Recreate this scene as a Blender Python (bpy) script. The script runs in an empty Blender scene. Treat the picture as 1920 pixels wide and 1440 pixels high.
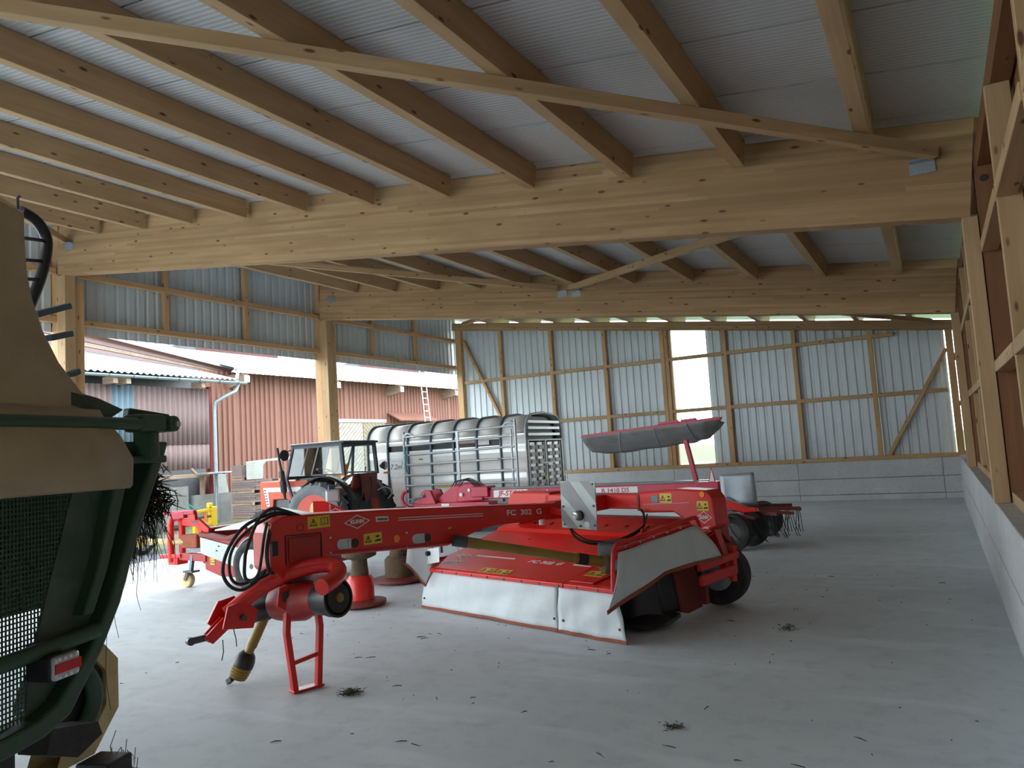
import bpy, bmesh, math, random
from mathutils import Vector, Matrix
random.seed(7)
sc = bpy.context.scene
COL = sc.collection

# ---------------------------------------------------------------- camera
YAW, PITCH, ROLL, FPX = 0.5024, 0.0882, -0.0613, 1434.7
cam_d = bpy.data.cameras.new('camera'); cam = bpy.data.objects.new('camera', cam_d); COL.objects.link(cam)
_f = Vector((-math.sin(YAW)*math.cos(PITCH), math.cos(YAW)*math.cos(PITCH), math.sin(PITCH)))
_r = Vector((math.cos(YAW), math.sin(YAW), 0)); _u = _r.cross(_f)
_r2 = _r*math.cos(ROLL)+_u*math.sin(ROLL); _u2 = -_r*math.sin(ROLL)+_u*math.cos(ROLL)
cam.matrix_world = Matrix(((_r2.x, _u2.x, -_f.x, 0), (_r2.y, _u2.y, -_f.y, 0), (_r2.z, _u2.z, -_f.z, 1.6), (0, 0, 0, 1)))
cam_d.sensor_width = 36; cam_d.lens = FPX/1920*36; cam_d.clip_start = .05; cam_d.clip_end = 500
sc.camera = cam

# ---------------------------------------------------------------- sky, exposure
w = bpy.data.worlds.new('overcast_sky'); sc.world = w; w.use_nodes = True
bg = w.node_tree.nodes['Background']
bg.inputs[0].default_value = (.86, .94, 1.0, 1); bg.inputs[1].default_value = 1.0
sc.view_settings.view_transform = 'Standard'; sc.view_settings.look = 'None'
sc.view_settings.gamma = 1; sc.view_settings.use_curve_mapping = False
sc.view_settings.exposure = 2.85

# ---------------------------------------------------------------- helpers
def prop(o, label=None, cat=None, group=None, kind=None):
    if label: o['label'] = label
    if cat: o['category'] = cat
    if group: o['group'] = group
    if kind: o['kind'] = kind
    return o
def empty(name, loc=(0, 0, 0), rz=0, label=None, cat=None, group=None, kind=None):
    o = bpy.data.objects.new(name, None); COL.objects.link(o)
    o.empty_display_size = .1; o.location = loc; o.rotation_euler = (0, 0, rz)
    return prop(o, label, cat, group, kind)
def frame(d, up=Vector((0, 0, 1))):
    d = Vector(d).normalized(); up = Vector(up)
    s = up.cross(d)
    if s.length < 1e-4: s = Vector((0, 1, 0)).cross(d) if abs(d.y) < .9 else Vector((1, 0, 0)).cross(d)
    s.normalize(); return d, s, d.cross(s)
class MB:
    def __init__(s): s.v = []; s.f = []
    def add(s, vs, fs):
        n = len(s.v); s.v += [tuple(q) for q in vs]; s.f += [tuple(i+n for i in q) for q in fs]; return s
    def box(s, x0, x1, y0, y1, z0, z1):
        return s.add([(x0,y0,z0),(x1,y0,z0),(x1,y1,z0),(x0,y1,z0),(x0,y0,z1),(x1,y0,z1),(x1,y1,z1),(x0,y1,z1)],
                     [(0,3,2,1),(4,5,6,7),(0,1,5,4),(1,2,6,5),(2,3,7,6),(3,0,4,7)])
    def obox(s, c, sz, R=None):
        c = Vector(c); R = R or Matrix.Identity(3); a, b, d = [q/2 for q in sz]
        return s.add([c+R@Vector(q) for q in [(-a,-b,-d),(a,-b,-d),(a,b,-d),(-a,b,-d),(-a,-b,d),(a,-b,d),(a,b,d),(-a,b,d)]],
                     [(0,3,2,1),(4,5,6,7),(0,1,5,4),(1,2,6,5),(2,3,7,6),(3,0,4,7)])
    def bar(s, a, b, wd, h, up=(0, 0, 1)):
        a = Vector(a); b = Vector(b); d, sd, u = frame(b-a, up); sd *= wd/2; u *= h/2
        return s.add([a-sd-u, a+sd-u, a+sd+u, a-sd+u, b-sd-u, b+sd-u, b+sd+u, b-sd+u],
                     [(0,1,2,3),(7,6,5,4),(0,4,5,1),(1,5,6,2),(2,6,7,3),(3,7,4,0)])
    def tube(s, path, r, seg=10, sub=0):
        P = [Vector(q) for q in path]
        if sub: P = smooth_path(P, sub)
        n = len(P); rr = r if isinstance(r, (list, tuple)) else [r]*n
        if len(rr) != n: rr = [rr[0]+(rr[-1]-rr[0])*i/(n-1) for i in range(n)]
        d, sd, u = frame(P[1]-P[0]); vs = []
        for i in range(n):
            t = (P[min(i+1, n-1)]-P[max(i-1, 0)]).normalized()
            sd = (sd-t*sd.dot(t)).normalized(); u = t.cross(sd)
            for k in range(seg):
                an = 2*math.pi*k/seg; vs.append(P[i]+(sd*math.cos(an)+u*math.sin(an))*rr[i])
        fs = [(i*seg+k, i*seg+(k+1) % seg, (i+1)*seg+(k+1) % seg, (i+1)*seg+k) for i in range(n-1) for k in range(seg)]
        fs += [tuple(range(seg))[::-1], tuple((n-1)*seg+k for k in range(seg))]
        return s.add(vs, fs)
    def cyl(s, a, b, r, r2=None, seg=16): return s.tube([a, b], [r, r if r2 is None else r2], seg)
    def lathe(s, c, axis, prof, seg=24, closed=False):
        c = Vector(c); d, sd, u = frame(axis); vs = []; m = len(prof)
        for (t, r) in prof:
            for k in range(seg):
                an = 2*math.pi*k/seg; vs.append(c+d*t+(sd*math.cos(an)+u*math.sin(an))*max(r, 1e-4))
        fs = [(i*seg+k, i*seg+(k+1) % seg, ((i+1) % m)*seg+(k+1) % seg, ((i+1) % m)*seg+k) for i in range(m if closed else m-1) for k in range(seg)]
        if not closed: fs += [tuple(range(seg))[::-1], tuple((m-1)*seg+k for k in range(seg))]
        return s.add(vs, fs)
    def poly(s, pts, ext):
        P = [Vector(q) for q in pts]; e = Vector(ext); n = len(P)
        return s.add(P+[q+e for q in P], [tuple(range(n))[::-1], tuple(range(n, 2*n))]+[(i, (i+1) % n, n+(i+1) % n, n+i) for i in range(n)])
    def grid(s, rows):
        m = len(rows[0]); vs = [q for r in rows for q in r]
        return s.add(vs, [(i*m+k, i*m+k+1, (i+1)*m+k+1, (i+1)*m+k) for i in range(len(rows)-1) for k in range(m-1)])
    def build(s, name, m, parent=None, smooth=None, bevel=0, solid=0, kind=None, label=None):
        me = bpy.data.meshes.new(name); me.from_pydata(s.v, [], s.f)
        b = bmesh.new(); b.from_mesh(me)
        if not solid: bmesh.ops.recalc_face_normals(b, faces=b.faces)
        b.to_mesh(me); b.free()
        if smooth is not None:
            me.polygons.foreach_set('use_smooth', [True]*len(me.polygons)); me.set_sharp_from_angle(angle=math.radians(smooth))
        me.materials.append(m)
        o = bpy.data.objects.new(name, me); COL.objects.link(o); o.parent = parent
        if solid: q = o.modifiers.new('solid', 'SOLIDIFY'); q.thickness = solid; q.offset = 0
        if bevel: q = o.modifiers.new('bevel', 'BEVEL'); q.width = bevel; q.segments = 2; q.limit_method = 'ANGLE'; q.angle_limit = .6
        return prop(o, label, None, None, kind)
def smooth_path(P, sub):
    out = []; n = len(P)
    for i in range(n-1):
        p0, p1, p2, p3 = P[max(i-1, 0)], P[i], P[i+1], P[min(i+2, n-1)]
        for k in range(sub):
            t = k/sub
            out.append(.5*((2*p1)+(p2-p0)*t+(2*p0-5*p1+4*p2-p3)*t*t+(3*p1-p0-3*p2+p3)*t**3))
    return out+[P[-1]]
_cache = {}
def timber(name, parent, a, b, wd, h, m, up=(0, 0, 1), bevel=.004):
    a = Vector(a); b = Vector(b); L = (b-a).length; d, sd, u = frame(b-a, up)
    key = (round(L, 3), round(wd, 3), round(h, 3), m.name)
    if key not in _cache:
        mb = MB().box(0, L, -wd/2, wd/2, -h/2, h/2); me = bpy.data.meshes.new(name); me.from_pydata(mb.v, [], mb.f); me.materials.append(m); _cache[key] = me
    o = bpy.data.objects.new(name, _cache[key]); COL.objects.link(o); o.parent = parent
    o.matrix_local = Matrix(((d.x, sd.x, u.x, a.x), (d.y, sd.y, u.y, a.y), (d.z, sd.z, u.z, a.z), (0, 0, 0, 1)))
    if bevel: q = o.modifiers.new('bevel', 'BEVEL'); q.width = bevel; q.segments = 1
    return o
def copy_tree(o, parent=None):
    c = o.copy(); COL.objects.link(c); c.parent = parent
    for ch in [q for q in o.children]: copy_tree(ch, c)
    return c
def text(s, size, m, parent, loc, xd, yd, name='lettering', bold=0, shear=0, lift=.003, sx=1.0, ax='CENTER'):
    cu = bpy.data.curves.new('t', 'FONT'); cu.body = s; cu.size = size; cu.align_x = ax; cu.align_y = 'CENTER'; cu.offset = bold; cu.shear = shear; cu.extrude = .0008
    cu.resolution_u = 3
    t = bpy.data.objects.new('t', cu); COL.objects.link(t)
    dg = bpy.context.evaluated_depsgraph_get(); dg.update()
    me = bpy.data.meshes.new_from_object(t.evaluated_get(dg)); bpy.data.objects.remove(t); bpy.data.curves.remove(cu)
    xd = Vector(xd).normalized(); yd = Vector(yd).normalized(); n = xd.cross(yd); L = Vector(loc)+n*lift
    for q in me.vertices: q.co = L+xd*q.co.x*sx+yd*q.co.y+n*q.co.z
    me.materials.clear(); me.materials.append(m); me.name = name
    o = bpy.data.objects.new(name, me); COL.objects.link(o); o.parent = parent
    return o

# ---------------------------------------------------------------- materials
def nodes(name):
    m = bpy.data.materials.new(name); m.use_nodes = True; nt = m.node_tree
    return m, nt, nt.nodes['Principled BSDF']
def N(nt, t, **k):
    n = nt.nodes.new(t)
    for a, b in k.items():
        if hasattr(n, a): setattr(n, a, b)
        else: n.inputs[a].default_value = b
    return n
def mixc(nt, fac, a, b, mode='MIX'):
    n = nt.nodes.new('ShaderNodeMix'); n.data_type = 'RGBA'; n.blend_type = mode
    for i, q in ((0, fac), (6, a), (7, b)):
        if hasattr(q, 'links'): nt.links.new(q, n.inputs[i])
        else: n.inputs[i].default_value = (q if i == 0 else (*q, 1)) if not isinstance(q, float) else q
    return n.outputs[2]
def ramp(nt, src, lo, hi):
    n = nt.nodes.new('ShaderNodeMapRange'); n.inputs[1].default_value = lo; n.inputs[2].default_value = hi; nt.links.new(src, n.inputs[0]); return n.outputs[0]
def coords(nt, scale=(1, 1, 1), rnd=True, kind='Object'):
    tc = nt.nodes.new('ShaderNodeTexCoord'); mp = nt.nodes.new('ShaderNodeMapping'); mp.inputs['Scale'].default_value = scale
    nt.links.new(tc.outputs[kind], mp.inputs[0])
    if rnd:
        oi = nt.nodes.new('ShaderNodeObjectInfo'); ml = nt.nodes.new('ShaderNodeMath'); ml.operation = 'MULTIPLY'; ml.inputs[1].default_value = 37
        nt.links.new(oi.outputs['Random'], ml.inputs[0]); nt.links.new(ml.outputs[0], mp.inputs['Location'])
    return mp.outputs[0]
def noise(nt, vec, scale, detail=4, rough=.55):
    n = N(nt, 'ShaderNodeTexNoise'); n.inputs['Scale'].default_value = scale; n.inputs['Detail'].default_value = detail; n.inputs['Roughness'].default_value = rough
    nt.links.new(vec, n.inputs['Vector']); return n.outputs['Fac']
def bump(nt, bs, h, strength=.2, dist=.01):
    n = nt.nodes.new('ShaderNodeBump'); n.inputs['Strength'].default_value = strength; n.inputs['Distance'].default_value = dist
    nt.links.new(h, n.inputs['Height']); nt.links.new(n.outputs[0], bs.inputs['Normal'])
def paint(name, c, rough=.4, metal=0, dirt=None, amt=.35, scale=6, spec=.5, bmp=0, coat=0):
    m, nt, bs = nodes(name); bs.inputs['Roughness'].default_value = rough; bs.inputs['Metallic'].default_value = metal
    bs.inputs['Specular IOR Level'].default_value = spec; bs.inputs['Coat Weight'].default_value = coat
    v = coords(nt); f = noise(nt, v, scale, 5, .65)
    d = dirt or tuple(q*.6 for q in c)
    fm = ramp(nt, f, .42, .75); ml = N(nt, 'ShaderNodeMath', operation='MULTIPLY'); ml.inputs[1].default_value = amt; nt.links.new(fm, ml.inputs[0])
    nt.links.new(mixc(nt, ml.outputs[0], c, d), bs.inputs['Base Color'])
    if bmp: bump(nt, bs, noise(nt, v, scale*6, 3), bmp, .01)
    return m
def wood(name, c1, c2, lam=0, knots=True, sat=1):
    m, nt, bs = nodes(name); bs.inputs['Roughness'].default_value = .62; bs.inputs['Specular IOR Level'].default_value = .3
    v = coords(nt, (.35, 9, 9)); g = noise(nt, v, 3.0, 5, .6)
    v2 = coords(nt, (1, 1, 1)); big = noise(nt, coords(nt, (.5, 2.5, 2.5)), 1.6, 3)
    col = mixc(nt, ramp(nt, g, .3, .72), c1, c2)
    col = mixc(nt, ramp(nt, big, .35, .8), col, tuple(q*.8 for q in c2))
    if lam:
        tc = nt.nodes.new('ShaderNodeTexCoord'); sp = nt.nodes.new('ShaderNodeSeparateXYZ'); nt.links.new(tc.outputs['Object'], sp.inputs[0])
        dv = N(nt, 'ShaderNodeMath', operation='DIVIDE'); dv.inputs[1].default_value = lam; nt.links.new(sp.outputs[2], dv.inputs[0])
        fl = N(nt, 'ShaderNodeMath', operation='FLOOR'); nt.links.new(dv.outputs[0], fl.inputs[0])
        xs = N(nt, 'ShaderNodeMath', operation='MULTIPLY'); xs.inputs[1].default_value = .45; nt.links.new(sp.outputs[0], xs.inputs[0])
        wn = N(nt, 'ShaderNodeTexWhiteNoise', noise_dimensions='1D'); nt.links.new(fl.outputs[0], wn.inputs['W'])
        ad = N(nt, 'ShaderNodeMath', operation='ADD'); nt.links.new(xs.outputs[0], ad.inputs[0]); nt.links.new(wn.outputs[0], ad.inputs[1])
        f2 = N(nt, 'ShaderNodeMath', operation='FLOOR'); nt.links.new(ad.outputs[0], f2.inputs[0])
        cb = N(nt, 'ShaderNodeCombineXYZ'); nt.links.new(fl.outputs[0], cb.inputs[0]); nt.links.new(f2.outputs[0], cb.inputs[1])
        w2 = N(nt, 'ShaderNodeTexWhiteNoise', noise_dimensions='3D'); nt.links.new(cb.outputs[0], w2.inputs[0])
        col = mixc(nt, ramp(nt, w2.outputs[0], .15, 1.7), col, tuple(q*.58 for q in c2))
    if knots:
        vo = N(nt, 'ShaderNodeTexVoronoi'); vo.inputs['Scale'].default_value = 1; nt.links.new(coords(nt, (3.4, 9.5, 9.5)), vo.inputs['Vector'])
        k = ramp(nt, vo.outputs['Distance'], .17, .09)
        sx = N(nt, 'ShaderNodeSeparateColor'); nt.links.new(vo.outputs['Color'], sx.inputs[0])
        gt = N(nt, 'ShaderNodeMath', operation='GREATER_THAN'); gt.inputs[1].default_value = .25; nt.links.new(sx.outputs[0], gt.inputs[0])
        ml = N(nt, 'ShaderNodeMath', operation='MULTIPLY'); nt.links.new(k, ml.inputs[0]); nt.links.new(gt.outputs[0], ml.inputs[1])
        col = mixc(nt, ml.outputs[0], col, (.13, .055, .025))
    nt.links.new(col, bs.inputs['Base Color']); bump(nt, bs, g, .12, .004)
    return m
def glass(name, tint=(.9, .95, .95), rough=.02):
    m, nt, bs = nodes(name); nt.nodes.remove(bs)
    g = N(nt, 'ShaderNodeBsdfGlossy'); g.inputs['Roughness'].default_value = rough; t = N(nt, 'ShaderNodeBsdfTransparent'); t.inputs[0].default_value = (*tint, 1)
    fr = N(nt, 'ShaderNodeFresnel'); fr.inputs[0].default_value = 1.45; mx = N(nt, 'ShaderNodeMixShader')
    nt.links.new(fr.outputs[0], mx.inputs[0]); nt.links.new(t.outputs[0], mx.inputs[1]); nt.links.new(g.outputs[0], mx.inputs[2])
    nt.links.new(mx.outputs[0], nt.nodes['Material Output'].inputs[0]); return m
def concrete(name, c1, c2, scale=1.2, rough=.75, streak=None, bmp=.25):
    m, nt, bs = nodes(name); bs.inputs['Roughness'].default_value = rough
    v = coords(nt, (1, 1, 1), rnd=False, kind='Object'); a = noise(nt, v, scale, 6, .62); b = noise(nt, v, scale*9, 5, .7)
    col = mixc(nt, ramp(nt, a, .32, .72), c1, c2); col = mixc(nt, ramp(nt, b, .5, .95), col, tuple(q*.72 for q in c2))
    if streak:
        s1 = noise(nt, coords(nt, streak, rnd=False), 2.2, 6, .7)
        col = mixc(nt, ramp(nt, s1, .62, .95), col, tuple(q*.6 for q in c2))
        s2 = noise(nt, coords(nt, streak, rnd=False), 1.1, 3, .6)
        col = mixc(nt, ramp(nt, s2, .55, .9), col, tuple(min(1, q*1.25) for q in c1))
    nt.links.new(col, bs.inputs['Base Color']); bump(nt, bs, b, bmp, .006)
    return m
RED = paint('red_paint', (.68, .020, .014), .33, dirt=(.42, .022, .016), amt=.4, scale=4, coat=.1, spec=.4)
REDD = paint('dusty_red_paint', (.38, .018, .016), .45, dirt=(.25, .028, .022), amt=.6, scale=5)
CRIM = paint('crimson_paint', (.50, .012, .045), .38, dirt=(.22, .012, .03), amt=.5, scale=5)
ORNG = paint('orange_red_paint', (.55, .085, .035), .45, dirt=(.33, .06, .03), amt=.4)
MAROON = paint('faded_maroon_paint', (.20, .03, .022), .6)
BLK = paint('black_plastic', (.012, .013, .016), .45, amt=.3, dirt=(.05, .045, .04))
RUB = paint('black_rubber', (.022, .023, .025), .8, dirt=(.075, .068, .055), amt=.6, scale=9, bmp=.3)
RUBL = paint('pale_grey_rubber', (.13, .15, .16), .85, dirt=(.24, .25, .25), amt=.6, scale=9, bmp=.3)
MUD = paint('dried_mud', (.13, .085, .05), .95, dirt=(.05, .035, .024), amt=.8, scale=14, bmp=.8)
GALV = paint('galvanised_steel', (.50, .54, .56), .42, .45, dirt=(.32, .36, .38), amt=.6, scale=12)
ALU = paint('brushed_aluminium', (.78, .79, .78), .35, .45, dirt=(.62, .62, .60), amt=.4, scale=3)
ALUM = paint('matt_aluminium', (.72, .70, .66), .5, .1, dirt=(.58, .56, .52), amt=.4, scale=3)
WHT = paint('white_paint', (.72, .74, .74), .45, dirt=(.5, .5, .48), amt=.4)
GRYW = paint('pale_grey_panel', (.50, .55, .52), .5, dirt=(.36, .38, .34), amt=.6)
TARP = paint('white_tarpaulin', (.62, .68, .70), .55, dirt=(.42, .44, .43), amt=.5, scale=3, bmp=.15)
TARPG = paint('grey_tarpaulin', (.27, .27, .27), .6, dirt=(.14, .13, .13), amt=.7, scale=4, bmp=.2)
RUST = paint('orange_brown_hem', (.30, .075, .03), .8, dirt=(.16, .05, .03), amt=.7, scale=14)
YEL = paint('sticker_yellow', (.72, .50, .03), .45, amt=.15)
SGNY = paint('machine_yellow', (.80, .50, .012), .4, amt=.3)
OCHRE = paint('ochre_plastic', (.30, .19, .03), .42, dirt=(.16, .10, .03), amt=.7)
PALEY = paint('faded_yellow_metal', (.60, .48, .22), .5, dirt=(.34, .20, .08), amt=.8, scale=7)
ORL = paint('orange_lens', (.85, .25, .01), .25, amt=.1)
REDL = paint('red_lens', (.55, .01, .015), .25, amt=.1)
INK = paint('black_print', (.02, .02, .02), .6, amt=0)
INKW = paint('white_print', (.75, .75, .74), .5, amt=.25, dirt=(.5, .3, .28))
INKR = paint('red_print', (.6, .03, .05), .5, amt=0)
STEEL = paint('dark_steel', (.10, .10, .105), .4, .7, amt=.5)
PLATEG = paint('grey_sheet_metal', (.36, .40, .43), .42, .45, dirt=(.22, .25, .28), amt=.7, scale=3)
GREEN = paint('dark_green_paint', (.026, .075, .042), .45, dirt=(.045, .06, .04), amt=.7, scale=6)
GREEND = paint('dusty_green_sheet', (.035, .07, .045), .6, dirt=(.11, .125, .105), amt=.8, scale=5)
HOOD = paint('beige_hood_sheet', (.40, .315, .19), .55, dirt=(.22, .17, .10), amt=.6, scale=2.5)
BLUEG = paint('blue_grey_metal', (.10, .16, .20), .4, .3)
GLASS = glass('window_glass')
LENS = paint('lamp_glass', (.55, .57, .58), .15, .3, amt=.2)
GRASS = paint('dry_dark_grass', (.035, .04, .016), .9, dirt=(.012, .014, .008), amt=.8, scale=20)
GLU = wood('glulam_spruce', (.50, .335, .185), (.42, .25, .12), lam=.04)
SPR = wood('sawn_spruce', (.52, .36, .205), (.44, .28, .14))
SPRO = wood('orange_spruce', (.61, .395, .205), (.51, .295, .135))
OLDW = wood('weathered_timber', (.42, .32, .24), (.28, .20, .15))
BRWN = wood('brown_board', (.27, .125, .055), (.20, .09, .04))
# ================================================================ the setting
XL, XP, XR, YB, Y1, Y2, ZB, SL = -12.478, .345, .3545, 19.479, 7.405, 13.632, 3.382, -.1293
RF = .85                                             # roof underside above the beam soffit line
YF = -3.2                                            # the front, open
def soff(x): return ZB+SL*x
def roofz(x): return soff(x)+RF
CONC = concrete('precast_concrete', (.60, .62, .62), (.50, .52, .53), 1.6, .8)
CONCF = concrete('concrete_floor', (.70, .765, .80), (.565, .625, .66), .55, .6, streak=(.5, 2.2, 1), bmp=.18)
SHEET = paint('coated_steel_sheet', (.56, .62, .64), .42, .1, dirt=(.48, .54, .56), amt=.4, scale=1.5)
def roof_mat():
    m, nt, bs = nodes('roof_sandwich_panel'); bs.inputs['Roughness'].default_value = .45
    v = coords(nt, (1, 1, 1), rnd=False); wv = N(nt, 'ShaderNodeTexWave', bands_direction='Y'); wv.inputs['Scale'].default_value = 6.5; wv.inputs['Distortion'].default_value = 0
    nt.links.new(v, wv.inputs['Vector'])
    nt.links.new(mixc(nt, ramp(nt, wv.outputs['Fac'], 0, .25), (.41, .415, .41), (.47, .475, .47)), bs.inputs['Base Color'])
    bump(nt, bs, wv.outputs['Fac'], .35, .008); return m
ROOFM = roof_mat()
floor = MB().box(-12.95, XR+.3, -14, YB+.3, -.15, 0).build('floor', CONCF, None)
prop(floor, 'pale grey power-floated concrete floor of the shed', 'floor', None, 'structure')

# ceiling: sandwich panels, purlins, glulam beams, diagonal braces
ceil = empty('ceiling', (0, 0, 0), 0, 'pale grey panel roof on spruce purlins and big glulam beams', 'ceiling', None, 'structure')
X0, X1 = XL-.9, XR+.75
y = YF-.6
while y < YB+1.25:
    mb = MB()
    for t in (0,):
        a, b = y+.010, y+.990
        mb.add([(X0,a,roofz(X0)),(X1,a,roofz(X1)),(X1,b,roofz(X1)),(X0,b,roofz(X0)),(X0,a,roofz(X0)+.1),(X1,a,roofz(X1)+.1),(X1,b,roofz(X1)+.1),(X0,b,roofz(X0)+.1)],
               [(0,3,2,1),(4,5,6,7),(0,1,5,4),(1,2,6,5),(2,3,7,6),(3,0,4,7)])
    mb.build('roof_panel', ROOFM, ceil)
    y += 1.0
MB().add([(X0,YF-.6,roofz(X0)+.11),(X1,YF-.6,roofz(X1)+.11),(X1,YB+1.3,roofz(X1)+.11),(X0,YB+1.3,roofz(X0)+.11)], [(0,1,2,3)]).build('roof_cover', BLK, ceil, solid=.01)
upr = Vector((-SL, 0, 1)).normalized()
px = [-.24-1.1085*i for i in range(11)]
PW, PH = .12, .24
ys = [(YF-.5, Y1-.09), (Y1+.09, Y2-.09), (Y2+.09, YB+1.2)]
for x in px:
    xc = x-PW/2
    for a, b in ys:
        zc = roofz(xc)-PH/2-.004
        timber('purlin', ceil, (xc, a, zc), (xc, b, zc), PW, PH, GLU if False else SPR, up=upr)
for yy in (Y1, Y2):
    zc = (soff(0)+roofz(0))/2
    a = Vector((XL-.125, yy+.09, soff(XL-.125)+RF/2-.003)); b = Vector((XR+.11, yy+.09, soff(XR+.11)+RF/2-.003))
    timber('glulam_beam', ceil, a, b, .18, RF*math.cos(math.atan(SL)), GLU, up=upr)
# rear beam carries the purlins on top
o3, h3 = .379, .225
timber('glulam_beam', ceil, (XL-.2, YB+.06, soff(XL-.2)+o3+h3/2), (XR+.3, YB+.06, soff(XR+.3)+o3+h3/2), .14, h3, GLU, up=upr)
# front beam, behind the camera
timber('glulam_beam', ceil, (XL-.125, YF+.09, soff(XL-.125)+RF/2-.003), (XR+.11, YF+.09, soff(XR+.11)+RF/2-.003), .18, RF*math.cos(math.atan(SL)), GLU, up=upr)
def brace(a, b):
    za = roofz(a[0])-PH-.055; zb_ = roofz(b[0])-PH-.055
    timber('diagonal_brace', ceil, (a[0], a[1], za), (b[0], b[1], zb_), .10, .10, SPR, up=upr)
brace((.20, 7.33), (-5.9, 1.55)); brace((-6.0, 13.52), (-.1, 8.0)); brace((-6.3, 13.52), (-12.2, 7.75)); brace((-12.3, 7.33), (-6.6, 1.2))
brace((-12.2, 19.35), (-6.5, 13.95)); brace((.1, 19.3), (-5.6, 13.95))
def bracket(x, yy):
    z = roofz(x)-PH-.10; m = MB().box(x-.10, x+.10, yy-.012, yy, z-.11, z+.03).box(x-.10, x+.10, yy-.09, yy, z-.012, z)
    br = m.build('steel_bracket', PLATEG, ceil, bevel=.002)
    n = MB()
    for i in range(6):
        for k in range(3): n.cyl((x-.08+i*.032, yy-.012, z-.095+k*.03), (x-.08+i*.032, yy-.015, z-.095+k*.03), .004, seg=6)
    n.build('nail_heads', GALV, br, kind='stuff')
bracket(.10, Y1); bracket(-5.93, Y2); bracket(-6.22, Y2); bracket(-12.25, Y1); bracket(-12.2, Y2)

# corrugated sheet with trapezoid ribs, extruded between z0 and ztop(u)
def corr(parent, p0, du, wd, nrm, z0, ztop, m, pitch=.2, dep=.026, phase=0., name='corrugated_sheet', solid=.004):
    p0 = Vector(p0); du = Vector(du); nrm = Vector(nrm); us = [0.]
    k = 0; pts = []
    n = int(wd/pitch)+2
    for i in range(-1, n+1):
        b = i*pitch+phase
        pts += [(b, 0), (b+pitch*.55, 0), (b+pitch*.68, 1), (b+pitch*.87, 1)]
    pts = [q for q in pts if 0 < q[0] < wd]
    def dval(t):
        t = ((t-phase)/pitch) % 1
        return 0 if t < .55 else (t-.55)/.13 if t < .68 else 1 if t < .87 else 1-(t-.87)/.13
    pts = [(0, dval(0))]+pts+[(wd, dval(wd))]
    lo = []; hi = []
    for u_, d_ in pts:
        q = p0+du*u_+nrm*(d_*dep); lo.append((q.x, q.y, z0(q) if callable(z0) else z0)); hi.append((q.x, q.y, ztop(q) if callable(ztop) else ztop))
    return MB().grid([lo, hi]).build(name, m, parent, solid=solid)

# ---- wall at the back
wb = empty('wall_back', (0, YB, 0), 0, 'back wall of corrugated grey sheets on a spruce frame above concrete', 'wall', None, 'structure')
def W(o): o.location = Vector(o.location)-Vector((0, YB, 0)); return o
HC = .90
for i, (z0, z1, dy) in enumerate(((0, .126, .0), (.138, .496, .012), (.510, HC, .012))):
    x = XL+.3
    off = (0, 0, 0)[i]
    while x < XR+.1:
        x2 = min(x+3.05, XR+.3)
        W(MB().box(x+.004, x2-.004, YB+dy, YB+.24, z0, z1).build('concrete_panel', CONC, wb, bevel=.006)); x = x2
W(timber('sill_timber', wb, (XL, YB+.07, HC+.05), (XR+.2, YB+.07, HC+.05), .14, .09, SPRO))
def r3(x): return soff(x)+o3
studs = [-11.05, -9.40, -7.77, -6.14, -6.03, -4.53, -2.86, -1.19]
for x in studs:
    big = x in (-6.14, -6.03)
    W(timber('stud', wb, (x, YB+.08, HC+.095), (x, YB+.08, r3(x)-.0), .10, .14 if not big else .16, SPRO, up=(0, 1, 0)))
W(timber('corner_post', wb, (XL-.02, YB+.10, 0), (XL-.02, YB+.10, roofz(XL)-.25), .2, .2, SPRO, up=(0, 1, 0)))
W(timber('corner_post', wb, (XR+.055, YB+.05, HC), (XR+.055, YB+.05, r3(XR)), .14, .12, SPRO, up=(0, 1, 0)))
RA, RB = 3.80, 2.43
ed = [XL+.1]+studs+[XR-.05]
for i in range(len(ed)-1):
    a, b = ed[i], ed[i+1]
    if b-a < .3: continue
    for z in (RA, RB):
        aa, bb = a+.05, b-.05
        if z == RA and r3(bb) < RA+.05: bb = (RA+.05-ZB-o3)/SL
        if bb-aa < .2: continue
        W(timber('rail', wb, (aa, YB+.06, z-.045), (bb, YB+.06, z-.045), .10, .09, SPR))
W(timber('diagonal_strut', wb, (XL+.15, YB+.05, 5.05), (-11.12, YB+.05, 2.55), .08, .10, SPRO, up=(0, 1, 0)))
W(timber('diagonal_strut', wb, (XR-.02, YB+.05, 3.30), (-1.02, YB+.05, 1.0), .08, .10, SPRO, up=(0, 1, 0)))
ctop = lambda q: soff(q[0])+o3+.12
for a, b in ((XL+.05, -11.05), (-11.05, -9.40), (-9.40, -7.77), (-7.77, -5.95), (-5.02, -4.53), (-4.53, -2.86), (-2.86, -1.19), (-1.19, XR-.035)):
    W(corr(wb, (a+.002, YB+.16, 0), (1, 0, 0), b-a-.004, (0, 1, 0), .86, ctop, SHEET, phase=(a*7) % .2))
W(timber('window_jamb', wb, (-5.93, YB+.08, HC+.095), (-5.93, YB+.08, r3(-5.93)), .05, .12, SPR, up=(0, 1, 0)))

W(MB().box(XL+.3, XR+.3, YB+.10, YB+.2, 0, HC).build('concrete_core', CONC, wb))
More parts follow.
